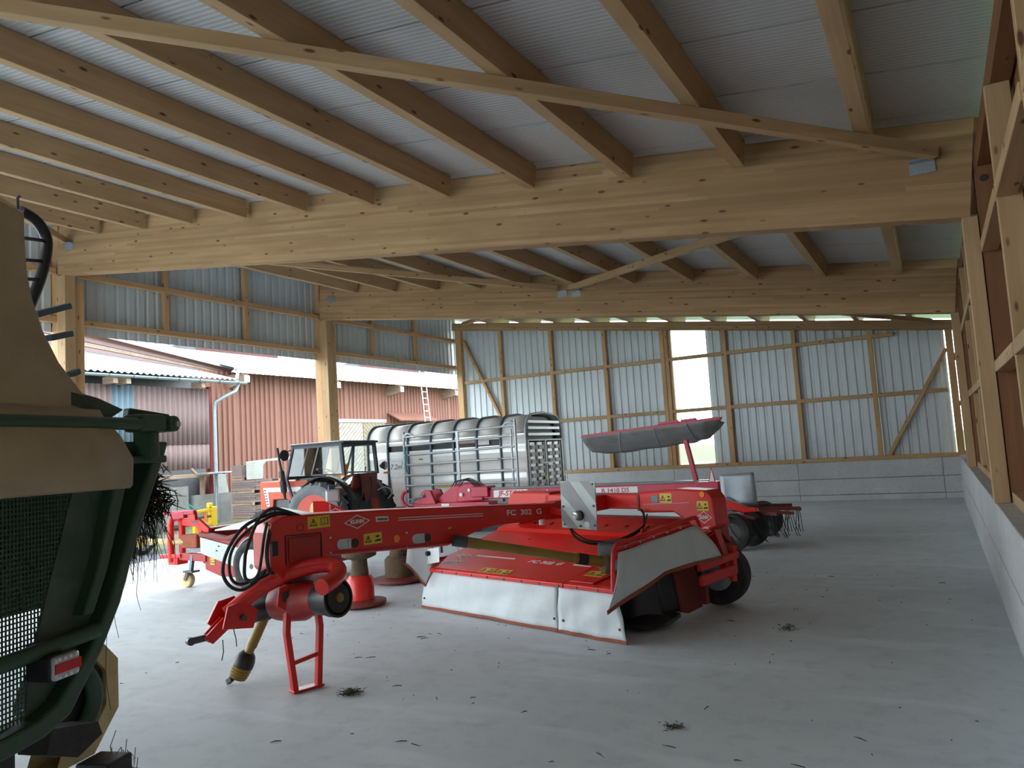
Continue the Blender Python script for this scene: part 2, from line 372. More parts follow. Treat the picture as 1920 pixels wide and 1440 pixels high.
# ---- wall on the left: open below, a strip of sheet above
wl = empty('wall_left', (XL, 0, 0), 0, 'open left side with posts and a strip of grey sheet under the eaves', 'wall', None, 'structure')
def L(o): o.location = Vector(o.location)-Vector((XL, 0, 0)); return o
for yy in (YF, Y1, Y2):
    L(timber('post', wl, (XL-.23, yy+.09, -.02), (XL-.23, yy+.09, roofz(XL-.23)), .20, .18, SPRO, up=(0, 1, 0)))
    L(timber('post', wl, (XL-.03, yy+.09, 0), (XL-.03, yy+.09, soff(XL-.03)-.01), .20, .18, SPR, up=(0, 1, 0)))
    L(timber('post_lath', wl, (XL-.03, yy+.28, 0), (XL-.03, yy+.28, soff(XL)-.1), .10, .16, SPRO, up=(0, 1, 0)))
xr_ = XL-.20
for a, b, st in ((YF+.2, Y1, [0.3, 3.9]), (Y1+.2, Y2, [9.5, 11.45]), (Y2+.2, YB+.3, [15.65, 17.53])):
    for z in (4.205, 5.03): L(timber('rail', wl, (xr_, a, z+.05), (xr_, b, z+.05), .10, .10, SPRO))
    for s in st:
        L(timber('stud', wl, (xr_, s, 4.31), (xr_, s, 5.03), .10, .10, SPRO, up=(1, 0, 0)))
        L(timber('stud', wl, (xr_, s, 5.13), (xr_, s, roofz(xr_)), .10, .10, SPRO, up=(1, 0, 0)))
    n = 3; q = (b-a+.2)/n
    for i in range(n):
        L(corr(wl, (xr_-.09, a-.2+i*q, 0), (0, 1, 0), q+.05, (-1, 0, 0), 4.06, lambda q_: roofz(q_[0]), SHEET))

# ---- wall on the right: concrete base, spruce frame, boards outside
wr = empty('wall_right', (XR, 0, 0), 0, 'right wall with concrete base and open spruce stud frame', 'wall', None, 'structure')
def Rr(o): o.location = Vector(o.location)-Vector((XR, 0, 0)); return o
for z0, z1, dx in ((0, .462, .0), (.478, .94, .0)):
    y = YF-.5
    while y < YB:
        y2 = min(y+3.0, YB+.1)
        Rr(MB().box(XR+dx, XR+.42, y+.004, y2-.004, z0, z1).build('concrete_panel', CONC, wr, bevel=.008)); y = y2
Rr(MB().box(XR+.06, XR+.4, YF-.5, YB+.1, 0, .93).build('concrete_core', CONC, wr))
for yy in (YF, Y1, Y2):
    Rr(timber('post', wr, (XR+.05, yy+.09, .94), (XR+.05, yy+.09, soff(XR+.05)), .115, .18, SPR, up=(0, 1, 0)))
    Rr(timber('post', wr, (XR+.20, yy+.09, .94), (XR+.20, yy+.09, roofz(XR+.20)), .17, .16, BRWN, up=(0, 1, 0)))
    for k in (0, 1):
        Rr(MB().cyl((XR+.18, yy-.006, soff(XR)+.30+k*.35), (XR+.18, yy+.02, soff(XR)+.30+k*.35), .028, seg=12).build('bolt', STEEL, wr))
for a, b in ((YF+.2, Y1), (Y1+.2, Y2), (Y2+.2, YB)):
    Rr(timber('sill_timber', wr, (XR+.18, a, .985), (XR+.18, b, .985), .12, .09, SPR))
    Rr(timber('wall_plate', wr, (XR+.20, a, roofz(XR+.2)-.34), (XR+.20, b, roofz(XR+.2)-.34), .12, .16, BRWN))
    nst = 3 if b-a < 7 else 5
    yy_ = [a+(b-a)*(i+1)/(nst+1) for i in range(nst)]
    for s in yy_: Rr(timber('stud', wr, (XR+.18, s, 1.03), (XR+.18, s, roofz(XR+.2)-.42), .14, .08, SPR, up=(0, 1, 0)))
    eds = [a]+yy_+[b]
    for z in (2.05, 3.05):
        for i in range(len(eds)-1): Rr(timber('rail', wr, (XR+.16, eds[i]+.045, z), (XR+.16, eds[i+1]-.045, z), .12, .09, SPR))
    n = int((b-a)/.22)
    for i in range(n):
        y0 = a-.1+i*(b-a+.2)/n
        Rr(MB().box(XR+.275, XR+.30, y0+.003, y0+(b-a+.2)/n-.003, .90, roofz(XR+.28)-.1).build('wall_board', BRWN, wr))

# ---- short closed piece of the front wall, behind the camera on the right
wf = empty('wall_front', (0, YF-.1, 0), 0, 'closed right part of the front wall', 'wall', None, 'structure')
for i in range(14):
    MB().box(-2.3+i*.22, -2.3+i*.22+.216, -.05, .0, 0, roofz(-2.3+i*.22+.2)).build('wall_board', BRWN, wf)
# ================================================================ shared machine parts
def wheel(parent, c, axis, r, wd, rim_r, tyre=None, rimm=None, lugs=0, name='wheel', seg=32, dish=.35):
    c = Vector(c); d, sd, u = frame(axis); h = wd/2
    m = MB().lathe(c, axis, [(-h*.7, rim_r), (-h*.98, rim_r+(r-rim_r)*.35), (-h, rim_r+(r-rim_r)*.6), (-h*.86, r*.965), (-h*.55, r*.995), (0, r), (h*.55, r*.995), (h*.86, r*.965), (h, rim_r+(r-rim_r)*.6), (h*.98, rim_r+(r-rim_r)*.35), (h*.7, rim_r)], seg, closed=True)
    for k in range(lugs):
        for sgn in (-1, 1):
            an = 2*math.pi*(k+(.5 if sgn > 0 else 0))/lugs; tn = an+.22
            rd = sd*math.cos(an)+u*math.sin(an); r2 = sd*math.cos(tn)+u*math.sin(tn)
            m.bar(c+d*(sgn*h*.98)+rd*(r*.985), c+d*(sgn*h*.08)+r2*(r*1.005), r*.055, r*.075, up=rd)
    t = m.build(name, tyre or RUB, parent, smooth=40)
    q = MB().lathe(c, axis, [(-h*.72, rim_r*1.03), (-h*.6, rim_r*.93), (-h*dish, rim_r*.86), (-h*dish*.8, rim_r*.3), (h*dish*.8, rim_r*.3), (h*dish, rim_r*.86), (h*.6, rim_r*.93), (h*.72, rim_r*1.03)], seg)
    q.build('rim', rimm or WHT, t, smooth=35)
    hb = MB().lathe(c, axis, [(-h*.75, rim_r*.16), (-h*.4, rim_r*.24), (h*.4, rim_r*.24), (h*.75, rim_r*.16)], 14)
    for k in range(6):
        an = math.pi*k/3; rd = (sd*math.cos(an)+u*math.sin(an))*rim_r*.45
        hb.cyl(c+rd-d*h*dish*1.25, c+rd+d*h*dish*1.25, rim_r*.05, seg=6)
    hb.build('hub', STEEL, t, smooth=35)
    return t
def sticker(parent, c, xd, yd, wd, h, kind='warn', lift=.002):
    c = Vector(c); xd = Vector(xd).normalized(); yd = Vector(yd).normalized(); n = xd.cross(yd)
    def P(a, b, l=0): return c+xd*(a*wd)+yd*(b*h)+n*(lift+l)
    s = MB().poly([P(-.5,-.5), P(.5,-.5), P(.5,.5), P(-.5,.5)], n*.0015).build('sticker', YEL, parent)
    m = MB(); e = n*.0008; L = .0017
    k = h/wd
    ax = -.25
    tri = [(ax-.36*k, -.3), (ax+.36*k, -.3), (ax, .34)]
    inn = [(ax-.25*k, -.22), (ax+.25*k, -.22), (ax, .2)]
    for i in range(3):
        j = (i+1) % 3; m.poly([P(*tri[i], L), P(*tri[j], L), P(*inn[j], L), P(*inn[i], L)], e)
    m.poly([P(ax-.02, -.08, L), P(ax+.02, -.08, L), P(ax+.025, .12, L), P(ax-.025, .12, L)], e)
    m.poly([P(ax-.02, -.17, L), P(ax+.02, -.17, L), P(ax+.02, -.11, L), P(ax-.02, -.11, L)], e)
    if kind == 'book':
        m.poly([P(.08,-.28,L), P(.24,-.22,L), P(.24,-.17,L), P(.08,-.23,L)], e).poly([P(.24,-.22,L), P(.42,-.28,L), P(.42,-.23,L), P(.24,-.17,L)], e)
        m.poly([P(.08,-.28,L), P(.11,-.28,L), P(.11,.28,L), P(.08,.28,L)], e).poly([P(.39,-.28,L), P(.42,-.28,L), P(.42,.28,L), P(.39,.28,L)], e).poly([P(.235,-.2,L), P(.255,-.2,L), P(.255,.3,L), P(.235,.3,L)], e)
        m.poly([P(.08,.24,L), P(.24,.3,L), P(.24,.33,L), P(.08,.28,L)], e).poly([P(.25,.3,L), P(.42,.24,L), P(.42,.28,L), P(.25,.33,L)], e)
    else:
        m.poly([P(.06,-.3,L), P(.4,-.3,L), P(.45,-.1,L), P(.14,-.14,L)], e)
        m.poly([P(.14,.1,L), P(.3,.05,L), P(.38,.14,L), P(.3,.26,L), P(.16,.2,L)], e)
    m.build('pictogram', INK, s); return s
def diamond(parent, c, xd, yd, wd, h, ink, name='logo_diamond', s='KUHN', ts=None, th=.06):
    c = Vector(c); xd = Vector(xd).normalized(); yd = Vector(yd).normalized(); n = xd.cross(yd); m = MB()
    out = [(-.5, 0), (0, -.5), (.5, 0), (0, .5)]; k = 1-th*2.2
    def P(a, b): return c+xd*(a*wd)+yd*(b*h)+n*.002
    for i in range(4):
        j = (i+1) % 4; m.poly([P(*out[i]), P(*out[j]), P(out[j][0]*k, out[j][1]*k), P(out[i][0]*k, out[i][1]*k)], n*.001)
    d = m.build(name, ink, parent)
    text(s, ts or h*.36, ink, d, c, xd, yd, 'logo_lettering', bold=h*.018, sx=wd*.56/(h*1.10))
    return d

# ================================================================ red trailed mower (local: x across, y to the rear, z up)
mw = empty('trailed_mower', (-4.896, 6.885, 0), math.atan2(-.851, 2.573), 'large red trailed disc mower with white curtains and long drawbar, middle of the floor', 'mower')
XD, YD, ZD = Vector((1, 0, 0)), Vector((0, 1, 0)), Vector((0, 0, 1))
# drawbar
prof = [(-2.58,1.13),(-2.56,1.20),(-2.47,1.243),(-1.6,1.205),(.42,1.078),(.42,.93),(-.45,.955),(-.62,.94),(-1.0,.845),(-2.10,.912),(-2.10,.80),(-2.5,.80),(-2.58,.88)]
boom = MB().poly([(1.32, b, z) for b, z in prof], (.28, 0, 0)).build('drawbar', RED, mw, bevel=.015)
MB().poly([(1.601, -2.44, .90), (1.601, -2.2, .88), (1.601, -2.2, 1.075), (1.601, -2.44, 1.085)], (.02, 0, 0)).build('inspection_cover', REDD, boom, bevel=.012)
sm = MB()
for a, b in (((-2.46,.895),(-2.46,1.10)),((-2.46,1.10),(-2.18,1.09)),((-2.18,1.09),(-2.18,.87))): sm.bar((1.601,*a), (1.601,*b), .008, .012, up=(1,0,0))
sm.build('cover_seam', BLK, boom)
MB().bar((1.601,-2.10,.935),(1.601,-1.02,.872),.012,.025,up=(1,0,0)).build('lower_flange', REDD, boom)
for b, z in ((-1.985,.985),(-1.30,.943)):
    m = MB(); pts = [(1.601, b+.055, z+.035), (1.601, b-.03, z+.038)]
    pts += [(1.601, b-.03-.038*math.sin(t), z+.038*math.cos(t)) for t in [math.pi*i/8 for i in range(1, 8)]]
    pts += [(1.601, b-.03, z-.038), (1.601, b+.055, z-.041)]
    m.poly(pts, (.006, 0, 0)).build('slot_cover', GALV, boom)
    MB().cyl((1.599, b+.09, z-.004), (1.604, b+.09, z-.004), .033, seg=20).build('round_hole', BLK, boom)
    q = MB()
    for dy, dz in ((.035,.02),(.035,-.024),(-.12,.06),(-.12,-.05)): q.cyl((1.60,b+dy,z+dz),(1.612,b+dy,z+dz),.009,seg=8)
    q.build('bolt_heads', GALV, boom, kind='stuff')
MB().cyl((1.60,-1.517,.967),(1.606,-1.517,.967),.030,seg=24).build('reflector', ORL, boom, label='round orange reflector')
MB().lathe((1.60,-2.341,1.147),(1,0,0),[(0,.028),(.004,.028),(.004,.022),(0,.022)],20,closed=True).build('ring_mark', MAROON, boom)
sticker(boom,(1.60,-2.192,1.172),YD,ZD,.18,.09,'book'); sticker(boom,(1.60,-1.735,.995),YD,ZD,.165,.085)
diamond(boom,(1.60,-1.868,1.138),YD,ZD,.23,.108,INKW)
sk = MB().poly([(1.601,-1.70,1.12),(1.601,-1.585,1.113),(1.601,-1.585,1.152),(1.601,-1.70,1.159)],(.002,0,0)).build('white_sticker', WHT, boom)
text('internet',.030,INK,sk,(1.603,-1.643,1.136),Vector((0,1,-.06)),ZD,bold=.0008,shear=.2,sx=.95)
st = MB()
for dz in (.0,.018): st.bar((1.602,-1.49,1.128-dz),(1.602,-.60,1.074-dz),.006,.003,up=(1,0,0))
st.build('pinstripes', INKW, boom)
text('FC  302  G',.068,INKW,boom,(1.60,-.10,1.037),Vector((0,1,-.06)),ZD,bold=.0016,sx=1.45)
text('AIR',.025,YEL,boom,(1.60,-.98,.99),Vector((0,1,.06)),ZD,shear=.3)
MB().cyl((1.60,.12,.90),(1.60,.12,.95),.03,seg=12).build('grease_cap', WHT, boom)
# hitch head with gearbox, guards, stand, yoke
hd = MB().cyl((1.45,-2.33,.74),(1.45,-2.33,.83),.13,seg=24).cyl((1.45,-2.33,.66),(1.45,-2.33,.75),.10,seg=24).build('swivel', STEEL, mw, smooth=40)
ga, gb = Vector((1.24,-2.44,.585)), Vector((1.86,-2.29,.655)); gx = (gb-ga).normalized()
gbx = MB().lathe(ga+gx*.10, gx, [(0,.09),(.03,.125),(.16,.14),(.30,.14),(.34,.12),(.46,.10)],20).obox(ga+gx*.30+Vector((0,0,.06)),(.2,.2,.16)).build('gearbox', REDD, mw, smooth=40)
pt = MB().poly([(1.605,-2.55,.62),(1.605,-2.35,.50),(1.605,-2.28,.52),(1.605,-2.33,.70),(1.605,-2.45,.76),(1.605,-2.53,.74)],(.02,0,0)).build('mount_plate', RED, gbx, bevel=.005)
q = MB()
for b in (-2.47,-2.42): q.cyl((1.62,b,.68),(1.645,b,.68),.018,seg=6)
q.box(1.624,1.632,-2.51,-2.38,.645,.715).build('bolts', STEEL, pt)
for c, s in ((ga, -1), (gb, 1)):
    g = MB().lathe(c-gx*(.05*s), gx*s, [(-.07,.085),(-.03,.105),(.05,.115),(.10,.128),(.165,.134),(.165,.118),(.06,.10),(.05,.02)],26).build('drive_guard', BLK, mw, smooth=40)
    if s > 0: MB().cyl(c+gx*.10, c+gx*.135, .032, seg=18).build('shaft_cap', OCHRE, g, smooth=40)
    if s > 0: MB().lathe(c, gx, [(.02,.02),(.10,.10),(.12,.10),(.12,.02)],20).build('guard_inner', RUB, g, smooth=40)
yk = [(1.300,-2.777,0.575),(1.330,-2.710,0.622),(1.400,-2.600,0.719),(1.480,-2.514,0.779),(1.560,-2.429,0.825),(1.650,-2.349,0.861),(1.740,-2.270,0.875),(1.800,-2.210,0.870),(1.860,-2.194,0.846),(1.940,-2.250,0.812),(2.000,-2.343,0.787),(2.040,-2.426,0.772)]
ykm = MB().tube(yk, .058, 16, sub=4).build('yoke_tube', RED, mw, smooth=50)
MB().box(1.40,1.52,-2.46,-2.36,.78,.86).build('yoke_lug', RED, ykm, bevel=.008)
bk = MB().poly([(1.06,-2.60,.46),(1.06,-2.56,.56),(1.06,-2.64,.66),(1.06,-2.76,.64),(1.06,-2.84,.50),(1.06,-2.78,.45)],(.03,0,0)).poly([(1.24,-2.58,.44),(1.24,-2.54,.56),(1.24,-2.64,.64),(1.24,-2.76,.62),(1.24,-2.80,.47)],(.02,0,0)).box(1.06,1.25,-2.72,-2.60,.47,.58)
bk.poly([(1.10,-2.76,.54),(1.10,-2.90,.42),(1.10,-2.84,.37),(1.10,-2.70,.47)],(.025,0,0)).poly([(1.16,-2.76,.54),(1.16,-2.90,.42),(1.16,-2.84,.37),(1.16,-2.70,.47)],(.025,0,0))
bkm = bk.build('link_bracket', RED, mw, bevel=.006); bkm.location = (.15, -.05, .025)
MB().bar((1.145,-2.84,.42),(1.145,-2.98,.415),.025,.045).cyl((1.125,-2.98,.415),(1.165,-2.98,.415),.028,seg=14).cyl((1.0,-2.68,.53),(1.30,-2.66,.53),.02,seg=10).build('link_pin', STEEL, bkm, smooth=40)
cb = MB().tube([(1.09,-2.66,.46),(1.09,-2.65,.40),(1.09,-2.64,.36),(1.10,-2.64,.30)],.004,5).tube([(1.15,-2.76,.38),(1.16,-2.76,.30),(1.15,-2.77,.24)],.004,5).build('string_end', BLK, bkm)
std = MB()
std.bar((1.60,-2.455,.66),(1.60,-2.475,.42),.05,.04,up=(0,1,0)).bar((1.60,-2.475,.43),(1.60,-2.425,.0),.05,.04,up=(0,1,0))
std.bar((1.60,-2.235,.60),(1.60,-2.215,.42),.05,.04,up=(0,1,0)).bar((1.60,-2.215,.43),(1.60,-2.245,.0),.05,.04,up=(0,1,0))
std.bar((1.60,-2.45,.205),(1.60,-2.23,.235),.035,.03).bar((1.60,-2.455,.014),(1.60,-2.215,.014),.085,.014)
std.build('parking_stand', RED, mw, bevel=.004)
# loose drive shaft leaning on the floor
pa, pb = Vector((1.22,-2.44,.53)), Vector((1.05,-2.62,.035)); pd = (pb-pa).normalized()
sh = MB().lathe(pa, pd, [(0,.045),(.05,.05),(.05,.04),(.28,.04),(.28,.034),(.36,.034)],18).build('drive_shaft', OCHRE, mw, smooth=40)
MB().lathe(pa+pd*.33, pd, [(0,.045),(.02,.062),(.06,.075),(.10,.077),(.12,.06)],20).build('shaft_collar', BLK, sh, smooth=40)
MB().lathe(pa+pd*.43, pd, [(0,.070),(.012,.076),(.022,.069),(.034,.075),(.044,.067),(.056,.073),(.066,.064),(.078,.070),(.088,.060),(.096,.064),(.104,.045)],20).build('shaft_bellows', OCHRE, sh, smooth=30)
MB().bar(pb-Vector((.02,.02,-.02)), pb+Vector((-.075,-.03,-.015)), .035, .04).build('shaft_yoke', STEEL, sh, bevel=.005)
# hoses
for i, (dz, dx, rr) in enumerate(((0,.04,.012),(.035,-.02,.011),(-.05,.08,.012))):
    k = 1-.07*i
    pth = [(1.5+dx,-2.30,1.215),(1.5+dx,-2.45,1.262-dz*.3),(1.48+dx,-2.58+.02*i,1.25-dz),(1.44+dx,-2.72+.05*i,1.18-dz),(1.42+dx,-2.82+.06*i,1.04),(1.42+dx,-2.86+.07*i,.90+.02*i),(1.42+dx,-2.82+.05*i,.80+.02*i),(1.44+dx,-2.74+.03*i,.755+.03*i),(1.46+dx,-2.64+.03*i,.80+.02*i),(1.48+dx,-2.54+.03*i,.90),(1.50+dx,-2.46,.90+.03*i),(1.5+dx,-2.38,.88)]
    MB().tube(pth, rr, 8, sub=6).build('hydraulic_hose', RUB, mw, smooth=60)
MB().tube([(1.58,-2.56,1.16),(1.61,-2.60,1.05),(1.62,-2.61,.95),(1.60,-2.58,.86),(1.56,-2.50,.86)],.014,8,sub=6).build('hydraulic_hose', RUB, mw, smooth=60)
MB().tube([(1.55,-2.57,1.20),(1.60,-2.62,1.10),(1.60,-2.64,.98),(1.58,-2.66,.86),(1.54,-2.70,.80)],.011,8,sub=6).build('hydraulic_hose', RUB, mw, smooth=60)
MB().obox((1.60,-2.545,1.02),(.03,.05,.10)).build('hose_clip', BLK, mw, bevel=.008)
# deck of the cutting unit
dp = [(-.09,.43),(.55,.56),(.58,.585),(1.0,.69),(1.03,.725),(1.12,.74),(1.45,.82)]
def deckz(b):
    for i in range(len(dp)-1):
        if dp[i][0] <= b <= dp[i+1][0]: return dp[i][1]+(dp[i+1][1]-dp[i][1])*(b-dp[i][0])/(dp[i+1][0]-dp[i][0])
def deck(u0, u1, u0b=None):
    u0b = u0 if u0b is None else u0b
    n = len(dp); m = MB()
    t = [(u0+(u0b-u0)*(b+.09)/1.5, b, z) for b, z in dp]; r = [(u1, b, z) for b, z in dp]
    m.grid([t, r]); m.grid([[(q[0], q[1], q[2]-.03) for q in t], [(q[0], q[1], q[2]-.03) for q in r]])
    return m
dk = deck(-.06, 2.045).build('deck_cover', RED, mw, solid=.006); dk2 = deck(2.055, 2.74).build('deck_cover', RED, mw, solid=.006)
MB().poly([(2.09,-.07,.440),(2.36,-.07,.440),(2.42,.20,.494),(2.22,.24,.502)],(0,0,.012)).build('hatch_cover', RED, dk2, bevel=.004)
for d_, a, b in ((dk,-.08,2.045),(dk2,2.055,2.72)):
    MB().poly([(a,-.09,.385),(a,-.115,.39),(a,-.115,.425),(a,-.09,.44),(a,-.05,.44)],(b-a,0,0)).build('front_lip', RED, d_, bevel=.004)
    q = MB(); n = int((b-a)/.22)
    for i in range(n): q.cyl((a+.15+i*.24,-.114,.405),(a+.15+i*.24,-.122,.405),.012,seg=8)
    q.build('lip_bolts', STEEL, d_, kind='stuff')
sd = Vector((0,.65,.13)).normalized(); nd = XD.cross(sd)
text('FC 302 G',.085,INKW,dk,(1.44,.29,deckz(.29)+.002),XD,sd,bold=.003,sx=1.35,shear=.15,lift=.004)
q = MB(); 
for a,b,c in ((.38,.98,.30),(1.80,2.02,.285)): q.poly([(a,c,deckz(c)+.005),(b,c,deckz(c)+.005),(b,c+.03,deckz(c+.03)+.005),(a,c+.03,deckz(c+.03)+.005)],(0,0,.001))
q.build('deck_stripe', INKW, dk)
diamond(dk,(.20,.28,deckz(.28)+.004),XD,sd,.27,.14,INKW)
q = MB().poly([(.10,.05,deckz(.05)+.005),(.40,.05,deckz(.05)+.005),(.40,.065,deckz(.065)+.005),(.10,.065,deckz(.065)+.005)],(0,0,.001)).poly([(.15,.09,deckz(.09)+.005),(.25,.11,deckz(.11)+.005),(.36,.15,deckz(.15)+.005),(.30,.10,deckz(.10)+.005),(.33,.085,deckz(.085)+.005)],(0,0,.001)).build('deck_emblem', INKW, dk)
for u in (.93,1.16): sticker(dk,(u,-.02,deckz(-.02)+.003),XD,sd,.20,.12)
sticker(dk2,(2.24,.12,deckz(.12)+.016),XD,sd,.20,.12)
q = MB()
for i in range(10): q.bar((.1+i*.27,1.18,.756),(.1+i*.27,1.24,.772),.02,.02)
for u in (.7,1.3,1.9,2.5): q.cyl((u,.80,.635),(u,.80,.65),.014,seg=8)
q.build('deck_bolts', MAROON, dk, kind='stuff')
MB().poly([(-.06,1.30,.78),(-.06,1.36,.84),(-.06,1.50,.85),(-.06,1.54,.60)],(2.78,0,0)).build('rear_hood', REDD, mw, bevel=.012)
for u in (2.32,): MB().poly([(u,.60,.60),(u,.78,.62),(u,.74,.82),(u,.68,.82)],(.02,0,0)).build('deck_gusset', RED, mw)
MB().box(-.06,-.03,-.02,1.4,.10,.5).build('end_plate', REDD, mw)
# curtains
def cloth(name, u0, u1, b0, ztop, zbot, n, seed, flare=0.):
    rnd = random.Random(seed); ph = [rnd.uniform(0, 6) for _ in range(6)]; rows = []
    for j in range(9):
        t = j/8; row = []
        for i in range(n+1):
            s = i/n; u = u0+(u1-u0)*s+flare*t*s
            wv = .006*math.sin(s*17+ph[0])*t+.006*math.sin(s*31+ph[1]+t*3)*math.sin(t*2.6)+.012*math.sin(t*7+s*9+ph[2])*math.sin(t*3.1)
            row.append((u, b0-.035*t-wv, ztop+(zbot-ztop)*t+.003*math.sin(s*9+ph[3])*t))
        rows.append(row)
    c = MB().grid(rows).build(name, TARP, mw, smooth=60, solid=.004)
    lo = rows[-1]; hm = MB().grid([[(q[0],q[1]-.004,q[2]+.018) for q in lo],[(q[0],q[1]-.005,q[2]-.006) for q in lo]]).build('hem', RUST, c, solid=.008)
    k = MB()
    for i in (1, n-1): q = rows[6][i]; k.lathe((q[0],q[1]-.003,q[2]),(0,-1,0),[(0,.012),(.006,.012),(.006,.005),(0,.005)],10,closed=True)
    k.build('eyelets', STEEL, c, kind='stuff')
    return c
cloth('front_curtain', -.05, 1.955, -.085, .40, .014, 40, 3); cloth('front_curtain', 1.965, 2.62, -.087, .40, .010, 14, 5, .12)
fl = [(-.253,.762),(.831,.852),(1.126,.532),(.85,.53),(.623,.533),(.40,.528),(.165,.505),(.02,.47),(-.125,.431),(-.30,.375),(-.494,.332)]
def side_cloth():
    rows = []; top = [(-.27,.76),(.0,.782),(.28,.806),(.55,.83),(.831,.852)]; bot = [(-.494,.332),(-.16,.42),(.25,.515),(.70,.535),(1.126,.532)]
    for j in range(9):
        t = j/8; row = []
        for i in range(21):
            s = i/20*4; k = min(int(s), 3); f = s-k
            a = Vector((top[k][0]+(top[k+1][0]-top[k][0])*f, top[k][1]+(top[k+1][1]-top[k][1])*f)); b = Vector((bot[k][0]+(bot[k+1][0]-bot[k][0])*f, bot[k][1]+(bot[k+1][1]-bot[k][1])*f))
            q = a.lerp(b, t); bulge = .05*math.sin(t*2.0)+.012*math.sin(s*3+t*4)
            row.append((2.83+bulge, q.x, q.y))
        rows.append(row)
    return rows
rows = side_cloth()
sc_ = MB().grid(rows).build('side_curtain', TARP, mw, smooth=60, solid=.004)
lo = rows[-1]; MB().grid([[(q[0]+.005,q[1],q[2]+.022) for q in lo],[(q[0]+.006,q[1],q[2]-.008) for q in lo]]).build('hem', RUST, sc_, solid=.010)
gt = MB().tube([(2.80,-.33,.46),(2.80,-.30,.72),(2.80,-.27,.79),(2.80,-.19,.82),(2.80,.30,.865),(2.80,.80,.915),(2.80,.88,.90),(2.80,.92,.83)],.018,10,sub=3).build('guard_frame', RED, mw, smooth=50)
MB().poly([(2.79,-.28,.70),(2.79,.85,.80),(2.79,.82,.87),(2.79,-.24,.79)],(.012,0,0)).build('guard_plate', RED, gt)
q = MB()
for i in range(6): q.cyl((2.80,-.15+i*.19,.785+i*.0165),(2.815,-.15+i*.19,.785+i*.0165),.009,seg=6)
q.build('rivets', GALV, gt, kind='stuff')
# left end: folded flap, marker plate
r2 = []
for j in range(7):
    t = j/6; r2.append([(-.02,-.30-.03*t,.66-.17*t), (.01,-.24-.03*t,.66-.24*t), (.04,-.19,.66-.36*t), (.07,-.15,.66-.42*t), (.10,-.11,.66-.33*t), (.12,-.06,.66-.23*t)])
lf = MB().grid(r2).build('side_flap', TARP, mw, smooth=70, solid=.004)
MB().grid([[(a[0],a[1]-.006,a[2]+.02) for a in r2[-1]],[(a[0],a[1]-.006,a[2]-.006) for a in r2[-1]]]).build('hem', RUST, lf, solid=.010)
MB().bar((.03,-.10,.40),(.02,-.10,.66),.045,.03,up=(0,1,0)).build('corner_post', RED, mw)
mp = MB().poly([(.035,-.125,.46),(.29,-.125,.505),(.30,-.125,.655),(.04,-.125,.625)],(0,.006,0)).build('marker_plate', WHT, mw)
MB().lathe((.12,-.125,.585),(0,-1,0),[(0,.026),(.03,.026),(.04,.018)],14).build('marker_lamp', BLK, mp, smooth=40)
MB().lathe((.09,-.126,.49),(0,-1,0),[(0,.02),(.004,.018)],14).build('reflector', ALU, mp)
MB().box(.30,.33,-.13,-.10,.60,.68).build('marker_clamp', BLUEG, mp)
# middle drive shaft
pa, pb = Vector((1.66,-.97,.888)), Vector((2.30,.20,.58)); pd = (pb-pa).normalized(); Lp = (pb-pa).length
ms = MB().lathe(pa, pd, [(0,.046),(.22,.046),(.22,.041),(Lp-.3,.041),(Lp-.3,.048),(Lp,.048)],20).build('drive_shaft', OCHRE, mw, smooth=40)
MB().lathe(pa-pd*.02, pd, [(0,.03),(0,.050),(.12,.050),(.12,.03)],18).build('shaft_end', STEEL, ms, smooth=40)
MB().lathe(pa+pd*(Lp*.80), pd, [(0,.04),(0,.050),(.09,.050),(.09,.04)],18).build('black_tape', BLK, ms)
MB().lathe(pb-pd*.05, pd, [(0,.055),(.02,.10),(.10,.13),(.16,.13)],18).build('shaft_guard', MUD, ms, smooth=40)
MB().box(2.22,2.62,.16,.50,.50,.76).build('drive_gearbox', BLK, mw, bevel=.03)
MB().tube([pa+Vector((.02,.0,-.05)),pa+Vector((.03,.02,-.12)),pa+Vector((.02,.03,-.2))],.004,5).build('chain', GALV, ms)
# headland warning board
bd = MB().obox((2.10,.10,1.09),(.42,.008,.42),Matrix.Rotation(.03,3,'Y')).build('warning_board', GRYW, mw)
Rb = Matrix.Rotation(.03,3,'Y')
def BP(a, b, y=.094): v = Rb@Vector((a, 0, b)); return Vector((2.10+v.x, y, 1.09+v.z))
for sg in ([(-.21,.21),(-.21,.075),(.10,-.21),(.21,-.21),(.21,-.18),(-.175,.21)][:0] or [(-.21,.19),(-.11,.21),(.21,-.13),(.21,-.21),(.15,-.21),(-.21,.10)], [(.03,.21),(.15,.21),(.21,.14),(.21,.03)], [(-.21,-.02),(-.21,-.14),(-.13,-.21),(-.01,-.21)]):
    MB().poly([BP(*q) for q in sg],(0,-.001,0)).build('stripe', paint('stripe_grey',(.30,.30,.31),.5) if 'stripe_grey' not in bpy.data.materials else bpy.data.materials['stripe_grey'], bd)
lp = MB().lathe(BP(.02,-.09),(0,-1,0),[(0,.045),(.03,.045)],18).build('lamp_base', BLK, bd, smooth=40)
MB().lathe(BP(0,-.09),(0,-1,0),[(0,.036),(.03,.038),(.05,.03),(.055,.01)],18).build('lamp_lens', LENS, lp, smooth=50)
q = MB()
for a, b in ((-.18,-.02),(-.17,-.18),(.02,-.185),(.185,-.0),(.19,-.17),(.18,.19)): q.cyl(BP(a,b,.096),BP(a,b,.085),.010,seg=8)
q.build('board_bolts', STEEL, bd, kind='stuff')
MB().lathe(BP(.10,-.17),(0,-1,0),[(0,.032),(.004,.03)],20).build('round_reflector', WHT, bd)
